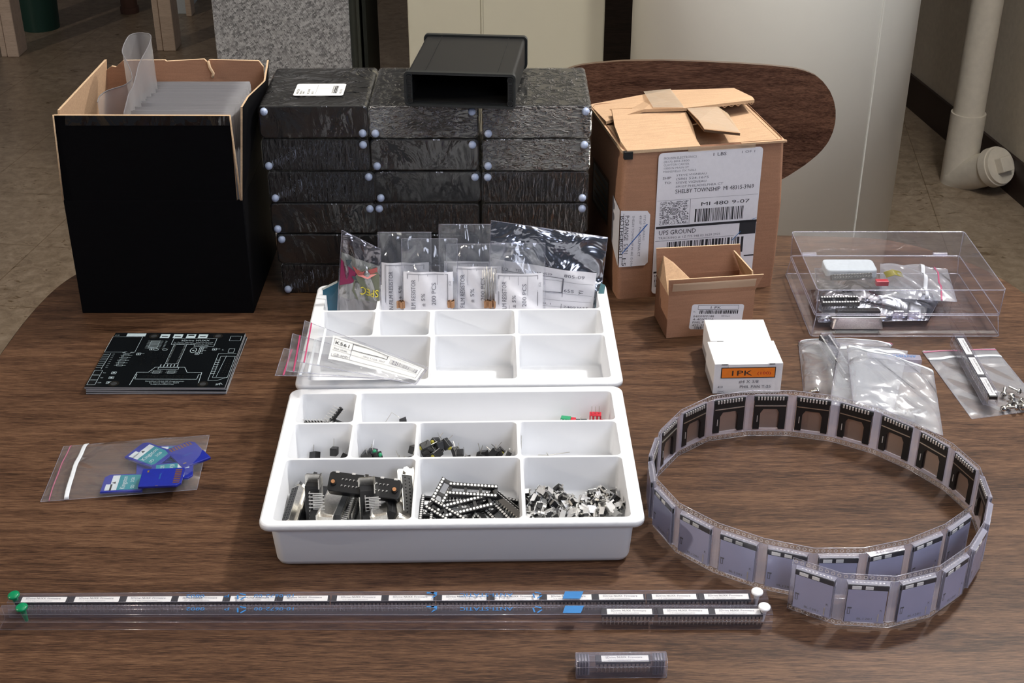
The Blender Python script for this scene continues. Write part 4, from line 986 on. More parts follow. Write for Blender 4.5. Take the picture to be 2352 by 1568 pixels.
res_bag(922, 1050, 548, 'resistor bag with blue handwritten mark on its label', 926, 1040, 628, 5, Y=1100, lean=20, line='KOHM')
res_bag(1008, 1165, 515, 'tallest resistor bag in the middle with crinkled shiny top', 1020, 1132, 598, 8, Y=1122, lean=14, line='OHM')
res_bag(1025, 1160, 560, 'resistor bag in front of the tallest one with bare leads beside label', 1040, 1152, 612, 11, Y=1108, lean=14, line='OHM')
res_bag(1125, 1252, 558, 'resistor bag in front of the silvery antistatic bag', 1136, 1247, 632, 14, Y=1098, lean=20, line='OHM')
for (u, wd, Y) in ((921, 12, 1103), (1128, 26, 1104), (1036, 10, 1104)):
    r = random.Random(u); b = MB(); p = WY(u, 706, Y)
    for k in range(18):
        x = p.x + r.uniform(-wd / 4, wd / 4); y = Y + r.uniform(-2, 2); b.cyl((x, y, 34), (x, y, 40.5), 1.0, 'resistor_tan', 7); x2 = x + r.uniform(-3, 3)
        if u == 1128: b.tube([(x, y, 40), ((x + x2) / 2, y, 54), (x2, y + 3, 66 + r.uniform(0, 8))], .22, 'nickel_dull', 4)
    tag(b.build('resistor_bundle', None, (p.x, Y, 30), world=(p.x, Y, 30)), {921: 'bundle of leaded resistors in the blue-marked bag', 1128: 'bundle of leaded resistors with long leads right of middle labels', 1036: 'bundle of leaded resistors in the middle bag'}[u], 'resistors', 'resistor bundles in bags', 'stuff')
# ---- antistatic bag with packing label
Ya = 1120; q = [WY(1118, 712, Ya), WY(1372, 712, Ya), WY(1396, 545, Ya + 14), WY(1128, 506, Ya + 14)]; q[0].z = q[1].z = 6
t, fn, o = bag('antistatic_bag', 'silvery antistatic bag with white packing label at right of farther tray', q, 4, 17, 'static_foil', 3.0, edge=.45, cat='antistatic bag', nn=40)
def draw(b, f):
    for y in (8, 16, 26, 34, 42, 56): b.rect(f, 2, y, 88, y + .3, 'ink_light', .3, 8)
    b.outline(f, 2, 43, 62, 60, .7, 'ink_grey', .35, 8); b.outline(f, 62, -2, 82, 12, .8, 'ink', .35, 3); b.rect(f, 62, 12, 62.4, 60, 'ink_grey', .35); b.rect(f, 2, 13, 62, 14, 'ink', .35, 6)
    for s_, x, y, sz, wd in (('805-09', 62, 62, 5, 18), ('TEL: 800 344-4539', 20, 61, 3.6, 32), ('-30', 4, 60, 4.4, 10), ('655', 63, 44, 5, 9), ('24093655', 64, 26, 3.6, 22), ('MSL 1', 42, 28, 3, 11), ('FREE STAMP', 24, 30, 3, 12), ('JN', 68, 3, 7, 10), ('ELECTRONICS', 22, 17, 3.4, 26), ('19', 40, 6, 4, 5)): b.text(s_, sz, f, x, y, 'ink_grey', .4, width=wd)
    b.text('Y1', 5.5, f, 80, 43, 'ink', .4, rot=90)
baglabel(t, fn, o, .02, .94, .02, .66, 90, 70, draw, lift=.9, skewq=-.06)
# ---- printed foil bag with the upside-down lettering, and its blue neighbour
Yb = 1100; q = [WY(768, 712, Yb), WY(872, 712, Yb), WY(874, 572, Yb + 16), WY(785, 528, Yb + 10)]; q[0].z = q[1].z = 8
t, fn, o = bag('printed_bag', 'shiny printed bag with yellow upside-down lettering at left rear slot', q, 4, 22, 'foil_window', 3.0, edge=.5)
f = lambda a, c_, d=0: fn(a / 40, (c_ + 27) / 80 if c_ > 3 else (c_ * 10) / 80, 1, .5 + d * 1.5); b = MB()
def blob(pts, mat, d): b.add([f(x, y, d) for x, y in pts], [tuple(range(len(pts)))], mat)
b.grid(lambda s, q_: f(1 + s * 38, 3.1 + q_ * 34, -.6), 20, 20, 'cream_print')
blob([(1, 12), (12, 16), (22, 24), (12, 27), (1, 32)], 'maroon_print', .2); blob([(18, 4), (39, 4), (39, 30), (30, 34), (22, 30), (15, 22), (13, 10)], 'olive_print', .25)
blob([(12, 30), (22, 28), (37, 36), (37, 30), (28, 24), (18, 24)], 'red_print', .2); blob([(6, 33), (12, 35), (10, 31), (13, 28), (8, 29)], 'dark_print', .3); blob([(12, 22), (16, 23), (18, 20), (14, 20)], 'dark_print', .3)
b.text('SPEC', 9.0, f, 38.5, 15, 'yellow_print', .8, width=17, rot=178); b.build('print', t, o)
b = MB(); q = [WY(741, 700, 1112), WY(779, 706, 1112), WY(782, 645, 1118), WY(741, 664, 1118)]; q[0].z = q[1].z = 20
b.add(q, [(0, 1, 2, 3)], 'blue_scrap'); r_ = [q[0] + (q[1] - q[0]) * a - Vector((0, .5, 0)) + Vector((0, 0, c_)) for a, c_ in ((.02, 27), (1, 35), (1, 37), (.02, 29))]; b.add(r_, [(0, 1, 2, 3)], 'cream_print')
tag(b.build('blue_wrapper', None, q[0], solid=.5, world=q[0]), 'dark blue wrapper scrap at far left of the rear tray slot', 'wrapper')
b = MB(); q = [WY(1366, 706, 1118), WY(1384, 700, 1118), WY(1390, 655, 1120), WY(1380, 650, 1122)]; b.add(q, [(0, 1, 2, 3)], 'teal_scrap'); tag(b.build('blue_wrapper', None, q[0], solid=.5, world=q[0]), 'teal wrapper corner at far right of the rear tray slot', 'wrapper')
# ---- labelled zip bags hanging over the left rim of the farther tray
def pk_bag(quad, lab, seed, lift, full=True):
    t, fn, o = bag('zip_bag', lab, quad, 3.0, seed, 'bag_film', 1.4, zips=[('s', .055, .012, 'zip_red'), ('s', .17, .02, 'zip_white')], group='zip bags in the farther tray', edge=.5)
    def draw(b, f):
        b.outline(f, 2, 3, 88, 26, .35, 'ink_grey', .3, 12); b.rect(f, 20, 3, 20.4, 26, 'ink_grey', .3); b.rect(f, 2, 16, 20, 16.3, 'ink_light', .3, 4); b.rect(f, 2, 10, 88, 10.3, 'ink_light', .3, 12)
        b.outline(f, 20, 17, 55, 25, .6, 'ink', .35, 8); b.text('K561', 6, f, 3, 18.5, 'ink', .35, width=14); b.text('Rmk 50/06', 3, f, 3, 11.5, 'ink_grey', .35); b.text('GB-SMD', 3.4, f, 4, 4, 'ink_grey', .35, width=15)
        b.barcode(f, 58, 12.5, 86, 20, 'ink_grey', 31, .35); b.text('7803 T1DA  9047', 3, f, 32, 12, 'ink_light', .35)
    if full: baglabel(t, fn, o, .24, .985, .18, .86, 90, 29, draw, lift=-.3, mat='paper_warm')
    return t
pk_bag([W(632, 862, 56), W(955, 870, 26), W(978, 848, 26), W(652, 800, 56)], 'lowest zip bag hanging over the left rim of farther tray', 41, 0, False)
pk_bag([W(657, 852, 62), W(955, 878, 34), W(980, 850, 34), W(672, 766, 63)], 'middle zip bag of the fanned three over the left tray rim', 43, 0, False)
pk_bag([W(683, 830, 69), W(955, 882, 42), W(983, 844, 42), W(700, 736, 71)], 'topmost zip bag with printed label and barcode over the left rim', 42, 0)
# ================================================================== CIRCUIT BOARDS
pa = -90 + 90
for k in range(4):
    off = [(0, 0), (.8, -.4), (.2, .5), (-.4, 0)][k]; z = k * 1.75
    px0, py0 = -367.6 + off[0], 1006 + off[1]
    t = thing('circuit_board', ['bottom black circuit board of the stack of four', 'second black circuit board up in the stack of four', 'third black circuit board up in the stack of four', 'topmost black circuit board with white printed markings'][k], 'circuit board', (px0 + 60.5, py0 + 49, z), -.4 if k == 3 else random.Random(k).uniform(-1, .3), 'black circuit boards in a stack')
    PW, PH = 121, 99; b = MB()
    sh = [(-PW / 2, -PH / 2), (PW / 2, -PH / 2), (PW / 2, PH / 2), (-PW / 2 + 1, PH / 2)]
    b.loft([[(x, y, .1) for x, y in sh], [(x, y, 1.5) for x, y in sh]], 'pcb_edge'); b.add([(x, y, 1.55) for x, y in sh], [(0, 1, 2, 3)], 'pcb_black'); b.build('board', t)
    if k < 3: continue
    fn = frame((-PW / 2, -PH / 2, 1.55), (1, 0, 0), (0, 1, 0)); S = 'silk'; b = MB()
    def pl(pts, w_=.35, m='silk'):
        for (xa, ya), (xb, yb) in zip(pts, pts[1:]):
            d = Vector((xb - xa, yb - ya)); 
            if d.length < 1e-6: continue
            nn = Vector((-d.y, d.x)).normalized() * w_ / 2; b.add([fn(xa + nn.x, ya + nn.y, .1), fn(xb + nn.x, yb + nn.y, .1), fn(xb - nn.x, yb - nn.y, .1), fn(xa - nn.x, ya - nn.y, .1)], [(0, 1, 2, 3)], m)
    def bxo(x0, y0, x1, y1, w_=.35): pl([(x0, y0), (x1, y0), (x1, y1), (x0, y1), (x0, y0)], w_)
    def TT(s_, sz, x, y, wd=None, rot=0): b.text(s_, sz, fn, x, y, S, .1, width=wd, rot=rot, bold=.01)
    b.rect(fn, 12.5, 92, 30, 97.5, S, .1)
    bxo(.5, 62, 28, 91, .3); TT('J3 SD', 1.8, 2, 93.5)
    TT('SDrive NUXX', 4, 65, 83, 26); TT('by Steve Vigneau   http://nuxx.net', 2, 59, 80.2, 36); TT('an adaptation of SDrive by C.P.U.', 2, 59, 77.4, 36)
    bxo(57.5, 76.5, 97, 88.5, .4); bxo(79, 73, 97, 76.5); TT('v1.0 | Feb 2009', 1.9, 80, 74)
    for x, c_ in ((44, 0), (56, 1), (68, 2), (79, 3)):
        b.rect(fn, x, 89, x + 8.5, 96.3, S, .1); b.rect(fn, x + 1.5, 91.3 if c_ != 2 else 93.2, x + 7, 92.6 if c_ != 2 else 95.2, 'pcb_black', .2)
    for i in range(6):
        y = 70 + i * 2.6; x = 38; pl([(x - 3, y), (x, y)]); bxo(x, y - .9, x + 8, y + .9, .3); pl([(x + 8, y), (x + 11, y)]); TT('R%d' % (i + 1), 1.6, x + 13, y - .8)
    for i in range(6):
        y = 38 + i * 4.6; x = 18 + i * .3; pl([(x - 2.5, y), (x, y)]); bxo(x, y - 1, x + 5, y + 1, .3); pl([(x + 5, y), (x + 8, y)]); TT('R1%d' % i, 1.4, x - 1, y + 1.6)
    for i in range(8): pl([(0.5, 34 + i * 3.4), (6, 34 + i * 3.4)], .3); TT('D%d' % i, 1.6, 9, 34 + i * 3.4)
    pl([(6, 31), (7, 60)], .35)
    for i in range(3): bxo(1, 4 + i * 8.5, 8, 12 + i * 8.5, .3); TT(('Left', 'Sel', 'Rst')[i], 2, 9.5, 7 + i * 8.5); bxo(17, 6 + i * 8.5, 21, 9.5 + i * 8.5, .4); b.rect(fn, 18, 7 + i * 8.5, 20, 8.6 + i * 8.5, S, .1)
    pl([(38, 4), (39, 26), (49, 26), (53, 35), (79, 35), (83, 26), (96, 26), (97, 4)], .5); bxo(40, 14, 94, 22.5, .4); pl([(39, 22.5), (96, 22.5)], .4)
    bxo(56, 31, 74, 34.5, .3)
    for i in range(6): pl([(57 + i * 3, 36), (57 + i * 3, 40)], .7)
    for x, y in ((53, 28), (66, 28)):
        for j in (0, -3): bxo(x, y + j - .9, x + 6, y + j + .9, .3); pl([(x - 2, y + j), (x, y + j)]); pl([(x + 6, y + j), (x + 8, y + j)])
    TT('Simplified 10-bit ISP Programmer', 1.9, 50, 9.8, 34); TT('by Steve Vigneau 2009', 1.8, 54, 7, 26); TT('http://nuxx.net', 1.7, 56, 4.5, 20)
    for i in range(14):
        for x in (61.5, 70.5): y = 43 + i * 2.54; b.rect(fn, x - .7 + i * .0, y - .5, x + .7, y + .5, 'solder', .12); pl([(x - .9, y - 1.2), (x + .9, y - 1.2)], .25)
    pl([(60.3, 41), (60.3, 78), (71.8, 78), (71.8, 41), (60.3, 41)], .3)
    b.add([fn(80 + 3 * math.cos(2 * PI * i / 20) * 1.0, 66 + 4.8 * math.sin(2 * PI * i / 20), .1) for i in range(20)] + [fn(80 + 2.4 * math.cos(2 * PI * i / 20), 66 + 4.2 * math.sin(2 * PI * i / 20), .1) for i in range(20)], [(i, (i + 1) % 20, 20 + (i + 1) % 20, 20 + i) for i in range(20)], S)
    b.rect(fn, 79, 65, 81, 66.2, S, .1)
    for x, y in ((85, 63), (85, 68), (83, 58), (30.5, 57), (40, 66), (97, 66)): bxo(x, y, x + 3.6, y + 3.6, .4); b.rect(fn, x + 1, y + 1, x + 2.4, y + 2.4, S, .1); TT('C%d' % x, 1.6, x + 4, y + 2)
    for x, y in ((46, 67), (54, 67)): b.add([fn(x + 2.4 * math.cos(PI * i / 10), y + 1.8 * math.sin(PI * i / 10), .1) for i in range(21)] + [fn(x + 2 * math.cos(PI * i / 10), y + 1.4 * math.sin(PI * i / 10), .1) for i in range(21)], [(i, i + 1, 22 + i, 21 + i) for i in range(20)], S)
    pl([(104, 12), (104, 60), (120, 60)], .35); pl([(104, 12), (112, 12), (120, 18)], .35); pl([(110, 18), (112, 56)], .3); bxo(107, 17, 120, 55, .3)
    for i in range(7): pl([(104, 24 + i * 4), (108, 24 + i * 4)], .5)
    for i in range(9):
        for x in (114, 116.5): b.rect(fn, x, 22 + i * 3.2, x + .9, 23 + i * 3.2, 'solder', .12)
    bxo(112, 62, 117, 69, .3); bxo(109, 84, 119, 93, .3); TT('JP1', 1.8, 107, 66, rot=90)
    TT('SM', 4, 112, 4, 4); pl([(113.5, 5), (116, 8), (118, 5)], .5)
    for i in range(12):
        for y in (17, 19.6): b.rect(fn, 50 + i * 2.76, y, 51 + i * 2.76, y + .8, 'solder', .12)
    rr = random.Random(3)
    for i in range(70): x, y = rr.uniform(30, 60), rr.uniform(38, 70); b.rect(fn, x, y, x + .6, y + .6, 'solder', .11)
    b.build('silkscreen', t)
    for (x, y) in ((24, 6), (101, 6), (38, 92.5), (97, 93)):
        m = MB(); m.add([fn(x + r_ * math.cos(2 * PI * i / 24), y + r_ * math.sin(2 * PI * i / 24), .1) for r_ in (2.9, 4.6) for i in range(24)], [(i, (i + 1) % 24, 24 + (i + 1) % 24, 24 + i) for i in range(24)], 'solder'); m.add([fn(x + 2.8 * math.cos(2 * PI * i / 24), y + 2.8 * math.sin(2 * PI * i / 24), .12) for i in range(24)], [tuple(range(24))], 'plastic_dark'); m.build('mounting_hole', t)

# ================================================================== SD CARDS IN A ZIP BAG
def sdcard(p, rz, face, label, tilt=(0, 0)):
    t = thing('memory_card', label, 'memory card', p, 0, 'blue memory cards in the zip bag', rot=(math.radians(tilt[0]), math.radians(tilt[1]), math.radians(rz)))
    sh = [(-12, -16), (12, -16), (12, 12.5), (8.5, 16), (-12, 16)]
    b = MB(); b.prism(sh, 0, 2.1, 'sd_blue'); b.build('card_body', t, bevel=.5)
    fn = frame((0, 0, 2.1), (1, 0, 0), (0, 1, 0)); b = MB()
    if face == 'label':
        b.rect(fn, -10, -12.5, 10, 4, 'teal', .1); b.rect(fn, -10, 4, 10, 9.5, 'foam_white', .1); b.rect(fn, -10, 8, -2, 13, 'foam_white', .1)
        b.text('Kingston', 5.4, fn, -9, -2, 'foam_white', .2, width=17, bold=.01); b.text('2GB', 3.6, fn, 0, -7.6, 'foam_white', .2); b.text('SD', 4, fn, -8.5, -9, 'foam_white', .2, bold=.03)
        b.add([fn(-1.6, 6, .2), fn(1.6, 6, .2), fn(0, 9, .2)], [(0, 1, 2)], 'ink'); b.build('card_label', t)
    else:
        for i in range(8): b.rect(fn, -9.6 + i * 2.4, 9.5, -8.1 + i * 2.4, 14.5, 'sd_copper', .1)
        b.rect(fn, -9.5, -12, -6.8, -10.6, 'sd_gold', .1); b.rect(fn, 11.5, -3, 11.9, -1, 'sd_gold', .1); b.text('TAIWAN', 2, fn, -5, -2, 'ink_blue', .1); b.build('contacts', t)
    return t
def pt(u, v, z): return W(u, v, z)
sdcard(pt(285, 1113, 3), 94, 'label', 'blue memory card with teal label uppermost, nearest the zip end')
sdcard(pt(372, 1100, 11), -86, 'back', 'blue memory card lying face down with copper contacts showing')
sdcard(pt(396, 1086, 6), -80, 'label', 'blue memory card mostly hidden under the face-down card')
sdcard(pt(345, 1048, 6), 60, 'label', 'blue memory card with teal label at the back of the bag', (0, -4))
sdcard(pt(398, 1046, 3), 100, 'label', 'blue memory card with teal label tilted at the rear corner', (5, 0))
sdcard(pt(432, 1046, 7), 38, 'back', 'blue memory card in the far corner of the bag')
sdcard(pt(350, 1073, 2), 12, 'back', 'blue memory card at the bottom of the pile in the bag')
bag('zip_bag', 'clear zip bag holding blue memory cards on the left of table', [pt(93, 1152, 1), pt(452, 1124, 4), pt(481, 999, 9), pt(146, 1025, 1)], 9, 61, 'bag_film', 2.0, zips=[('s', .055, .006, 'zip_pink'), ('s', .165, .03, 'zip_white')], edge=.55, nn=40)

# ================================================================== CHIPS, TUBES
CH_N = 'socketed chip'
def mk_chip():
    t = thing('memory_chip', 'x', 'chip')
    b = MB(); b.box(-17.5, 17.5, -3.5, 3.5, 0, 3.3, 'plastic_black'); b.build('chip_body', t, bevel=.2)
    b = MB()
    for s in (-1, 1):
        for i in range(14):
            x = (i - 6.5) * 2.54; b.box(x - .75, x + .75, s * 3.7 - .2, s * 3.7 + .2, -.9, 1.9, 'nickel_dull'); b.box(x - .25, x + .25, s * 4.0 - .15, s * 4.0 + .15, -4.2, -.9, 'nickel_dull')
    b.build('pins', t)
    fn = frame((-13.8, -2.9, 3.3), (1, 0, 0), (0, 1, 0)); b = MB(); b.rect(fn, 0, 0, 30, 5.7, 'paper_warm', .1)
    b.text('SDrive', 2.7, fn, 2.6, 3.0, 'ink_grey', .22, width=6.6); b.text('NUXX', 2.7, fn, 10, 3.0, 'ink', .22, width=6, bold=.03); b.text('Firmware', 2.7, fn, 17, 3.0, 'ink_grey', .22, width=9)
    b.text('v1.0  http://nuxx.net/sdrive', 1.5, fn, 4, .9, 'ink_light', .22, width=17); b.build('paper_label', t)
    return t
chip = proto('chip', mk_chip)
def mk_tube(name, label, length, loc, rz, mats='tube_clear', group=None):
    t = thing(name, label, 'tube', loc, rz, group); b = MB()
    prof = [(0, 0), (11.6, 0), (11.6, 6.2), (10.6, 7), (10.6, 11.8), (1.0, 11.8), (1.0, 7), (0, 6.2)]
    inn = [(.6, .6), (11, .6), (11, 5.9), (10, 6.7), (10, 11.2), (1.6, 11.2), (1.6, 6.7), (.6, 5.9)]
    o0 = [(0, y, z) for y, z in prof]; o1 = [(length, y, z) for y, z in prof]; i0 = [(0, y, z) for y, z in inn]; i1 = [(length, y, z) for y, z in inn]
    b.loft([o0, o1], mats, False, False)
    n = len(prof)
    for A_, B_ in ((o0, i0), (o1, i1)):
        b.add(A_ + B_, [(i, (i + 1) % n, n + (i + 1) % n, n + i) for i in range(n)], 'clear_edge')
    for y, z in ((0, 0), (1.0, 11.8), (10.6, 11.8), (0, 6.4)): b.tube([(0, y, z), (length, y, z)], .16, 'clear_edge', 4)
    b.build('tube_wall', t); return t
T1 = dict(loc=(-338.5, 712.6, 0), rz=.40, L=511); T2 = dict(loc=(-341, 700, 0), rz=.05, L=514)
def tube_x(T_, u, z=12):
    p = W(u, 1370 if T_ is T1 else 1400, z); return (p.x - T_['loc'][0])
for T_, nm, lab in ((T1, 1, 'long clear chip tube filled with labelled chips, the farther of the pair'), (T2, 2, 'long clear chip tube nearly empty but for three chips, the nearer')):
    t = mk_tube('chip_tube', lab, T_['L'], T_['loc'], T_['rz'], group='long clear chip tubes'); T_['o'] = t
    fn = frame((0, 1.0, 11.95), (1, 0, 0), (0, 1, 0)); b = MB()
    sh = 0 if T_ is T1 else 0
    for s_, u0, u1, sz in (('0802', 470, 427, 4.6), ('P', 527, 515, 4.4), ('10-0672-00', 678, 583, 4.6), ('ANTI-STATIC', 1178, 1056, 5.0)):
        xa, xb = tube_x(T_, u0), tube_x(T_, u1); b.text(s_, sz, fn, xa, 7.2, 'ink_blue', .1, width=abs(xa - xb), rot=180, bold=.02)
    for u in (554, 1234):     # recycling triangles
        x = tube_x(T_, u)
        for k in range(3):
            a0 = PI / 2 + k * 2 * PI / 3 + PI; a1 = a0 + 2 * PI / 3 * .72; p0, p1 = (x + 3.2 * math.cos(a0), 5 + 3.4 * math.sin(a0)), (x + 3.2 * math.cos(a1), 5 + 3.4 * math.sin(a1))
            d = Vector((p1[0] - p0[0], p1[1] - p0[1])); q = Vector((-d.y, d.x)).normalized() * .55
            b.add([fn(p0[0] + q.x, p0[1] + q.y, .1), fn(p1[0] + q.x, p1[1] + q.y, .1), fn(p1[0] - q.x, p1[1] - q.y, .1), fn(p0[0] - q.x, p0[1] - q.y, .1)], [(0, 1, 2, 3)], 'ink_blue')
    x = tube_x(T_, 1000); b.add([fn(x + 1, 8.6, .1), fn(x + 1, 5, .1), fn(x - 4, 8.6, .1)], [(0, 1, 2)], 'ink_blue'); b.rect(fn, x - 6, 7.2, x - 1, 8.6, 'ink_blue', .1); b.add([fn(x + 1, 5, .1), fn(x - 3, 1.5, .1), fn(x - 1, 5, .1)], [(0, 1, 2)], 'ink_blue')
    x = tube_x(T_, 1292); b.add([fn(x, 1.2, .1), fn(x + 12, 1.2, .1), fn(x + 14.5, 8.8, .1), fn(x + 2, 8.8, .1)], [(0, 1, 2, 3)], 'ink_blue')
    b.build('blue_print', t)
def in_tube(T_, x, y, z): a = math.radians(T_['rz']); return (T_['loc'][0] + x * math.cos(a) - y * math.sin(a), T_['loc'][1] + x * math.sin(a) + y * math.cos(a), z)
us = [53, 174, 293, 411, 530, 651, 774, 893, 1015, 1136, 1256, 1375, 1497, 1617]
for i, u in enumerate(us): chip(in_tube(T1, tube_x(T1, u, 10) + 14, 5.8, 6.9), (0, 0, T1['rz']), f'labelled chip in the farther long tube, {ORD[i]} from its green-pegged end', 'labelled chips in the farther long tube')
for i, u in enumerate([1393, 1522, 1641]): chip(in_tube(T2, tube_x(T2, u, 10) + 14, 5.8, 6.9), (0, 0, T2['rz']), f'labelled chip in the nearer long tube, {ORD[2 - i]} from its white-pegged end', 'labelled chips in the nearer long tube')
def peg(T_, u, mat, lab, z0=12, tilt=0):
    p = in_tube(T_, tube_x(T_, u, z0), 5.8, 0); t = thing('tube_peg', lab, 'peg', (p[0], p[1], z0), 0, rot=(math.radians(6), math.radians(tilt), 0))
    b = MB(); b.loft([[(r_ * math.cos(2 * PI * i / 24), r_ * math.sin(2 * PI * i / 24), z) for i in range(24)] for r_, z in ((3.0, 1.2), (4.0, 1.8), (4.0, 2.8), (3.2, 3.5), (1.2, 3.8))], mat, smooth=True); b.build('peg_head', t)
    b = MB(); b.cyl((0, 0, 1.4), (0, 0, -10), 2.3, mat, 14, 1.2); b.build('peg_shank', t)
peg(T1, 35, 'green_peg', 'green push-in peg closing the farther long tube', tilt=-6); peg(T2, 52, 'green_peg', 'green push-in peg closing the nearer long tube', tilt=-4)
peg(T1, 1740, 'white_peg', 'white push-in peg at the end of the farther long tube'); peg(T2, 1755, 'white_peg', 'white push-in peg at the end of the nearer long tube')
# single chip in its clear sleeve
p0, p1 = W(1325, 1557, 0), W(1529, 1553, 0)
t = thing('chip_sleeve', 'short clear sleeve with one labelled chip at front edge of picture', 'tube', (p0.x - .5, p0.y - .3, 0), 1.0); b = MB()
prof = [(0, 0), (10.8, 0), (10.8, 9), (9.4, 13), (1.4, 13), (0, 9)]; Ls = (p1 - p0).length + 1
b.loft([[(0, y, z) for y, z in prof], [(Ls, y, z) for y, z in prof]], 'sleeve_clear', False, False)
for y, z in prof: b.tube([(0, y, z), (Ls, y, z)], .2, 'clear_edge', 4)
for x in (0, Ls): b.tube([(x, y, z) for y, z in prof + prof[:1]], .25, 'clear_edge', 4)
b.build('sleeve_wall', t)
for x in (4.5, Ls - 5):
    b = MB(); b.loft([[(x + dx, 1 + y * .82 + .8, z * .86 + .6) for y, z in prof] for dx in (-3.8, -2.6, -1.2, .2, 2.0, 4)], 'clear_edge', smooth=True)
    for k in range(4): b.box(x - 3.5 + k * 1.9, x - 2.7 + k * 1.9, 1.2, 9.6, 2, 11.9, 'plastic_dark')
    b.build('end_plug', t)
q = W(1424, 1505, 9); chip((q.x + 1.5, p0.y + 5.6, 8.0), (0, 0, 1), 'labelled chip inside the short clear sleeve at the front', None)

# ================================================================== COILED CARRIER TAPE
bp = [(187, 722), (215, 705.5), (245, 701.5), (278, 711), (306, 733), (328, 765), (341, 798), (343.5, 828), (334, 858), (310, 893), (278, 921), (246, 935), (212, 940), (174, 936), (144, 921), (117, 886), (106, 853), (103.5, 826), (108, 800), (118.6, 783), (140, 762), (168, 744.5), (191, 734.5), (218, 731), (251, 735), (274, 745), (296, 757.5), (319, 777), (330.5, 790)]
P3 = csp([Vector((x, y, 0)) for x, y in bp], 24)
PITCH_T = 33.4; nodes = [P3[0]]; 
for q in P3[1:]:
    if (q - nodes[-1]).length >= PITCH_T - .3: nodes.append(q)
TH = 43.0
t = thing('carrier_tape', 'coiled clear carrier tape of memory card sockets standing on edge on the table', 'carrier tape', (225, 820, 0)); og = Vector((225, 820, 0))
clear, fl = MB(), MB(); gsock = 'memory card sockets in the coiled carrier tape'; segs = []
nseg = len(nodes) - 1
for i in range(nseg):
    a, c_ = nodes[i], nodes[i + 1]; d = (c_ - a).normalized(); n = Vector((d.y, -d.x, 0))      # n points out of the coil
    ln = (c_ - a).length; fn = (lambda a=a, d=d, n=n: (lambda x, z, off=0: a + d * x + Vector((0, 0, z)) + n * off))(); segs.append((fn, d, n, ln))
    g0, g1 = 3.0, ln - 3.0; clear.add([fn(0, 0), fn(ln, 0), fn(ln, 4.6), fn(0, 4.6)], [(0, 1, 2, 3)], 'tape_flange'); clear.add([fn(0, TH - 4.6), fn(ln, TH - 4.6), fn(ln, TH), fn(0, TH)], [(0, 1, 2, 3)], 'tape_flange')
    clear.add([fn(0, 4.6), fn(g0, 4.6), fn(g0, TH - 4.6), fn(0, TH - 4.6)], [(0, 1, 2, 3)], 'tape_clear'); clear.add([fn(g1, 4.6), fn(ln, 4.6), fn(ln, TH - 4.6), fn(g1, TH - 4.6)], [(0, 1, 2, 3)], 'tape_clear')
    # pocket: bulges outward 3.4 mm
    q = [(g0, 4.6), (g1, 4.6), (g1, TH - 4.6), (g0, TH - 4.6)]; r_ = [(g0 + .8, 5.6), (g1 - .8, 5.6), (g1 - .8, TH - 5.6), (g0 + .8, TH - 5.6)]
    for k in range(4):
        j = (k + 1) % 4; clear.add([fn(*q[k]), fn(*q[j]), fn(*r_[j], 3.6), fn(*r_[k], 3.6)], [(0, 1, 2, 3)], 'tape_clear')
    clear.add([fn(*p_, 3.6) for p_ in r_], [(0, 1, 2, 3)], 'tape_window')
for (z, wd) in ((0, .35), (TH, .35), (4.6, .22), (TH - 4.6, .22)):
    fl.tube([n_ + Vector((0, 0, z)) for n_ in nodes], wd, 'clear_edge', 4)
fl.tube([nodes[0], nodes[0] + Vector((0, 0, TH))], .35, 'clear_edge', 4)
for fn, d, n, ln in segs:
    for x in (3.0, ln - 3.0, 4.2, ln - 4.2): fl.tube([fn(x, 5, 1.8), fn(x, TH - 5, 1.8)], .22, 'clear_edge', 4)
    k = 0
    for zc in (2.3, TH - 2.3):
        for j in range(8):
            x = 2.2 + j * ln / 8; R0, R1 = .85, 1.4
            fl.add([fn(x + r_ * math.cos(2 * PI * m_ / 10), zc + r_ * math.sin(2 * PI * m_ / 10), o_) for r_, o_ in ((R0, .1), (R1, .1)) for m_ in range(10)], [(m_, (m_ + 1) % 10, 10 + (m_ + 1) % 10, 10 + m_) for m_ in range(10)], 'ring_edge')
clear.build('tape_strip', t, og); o = fl.build('sprocket_edges', t, og)
PS = None
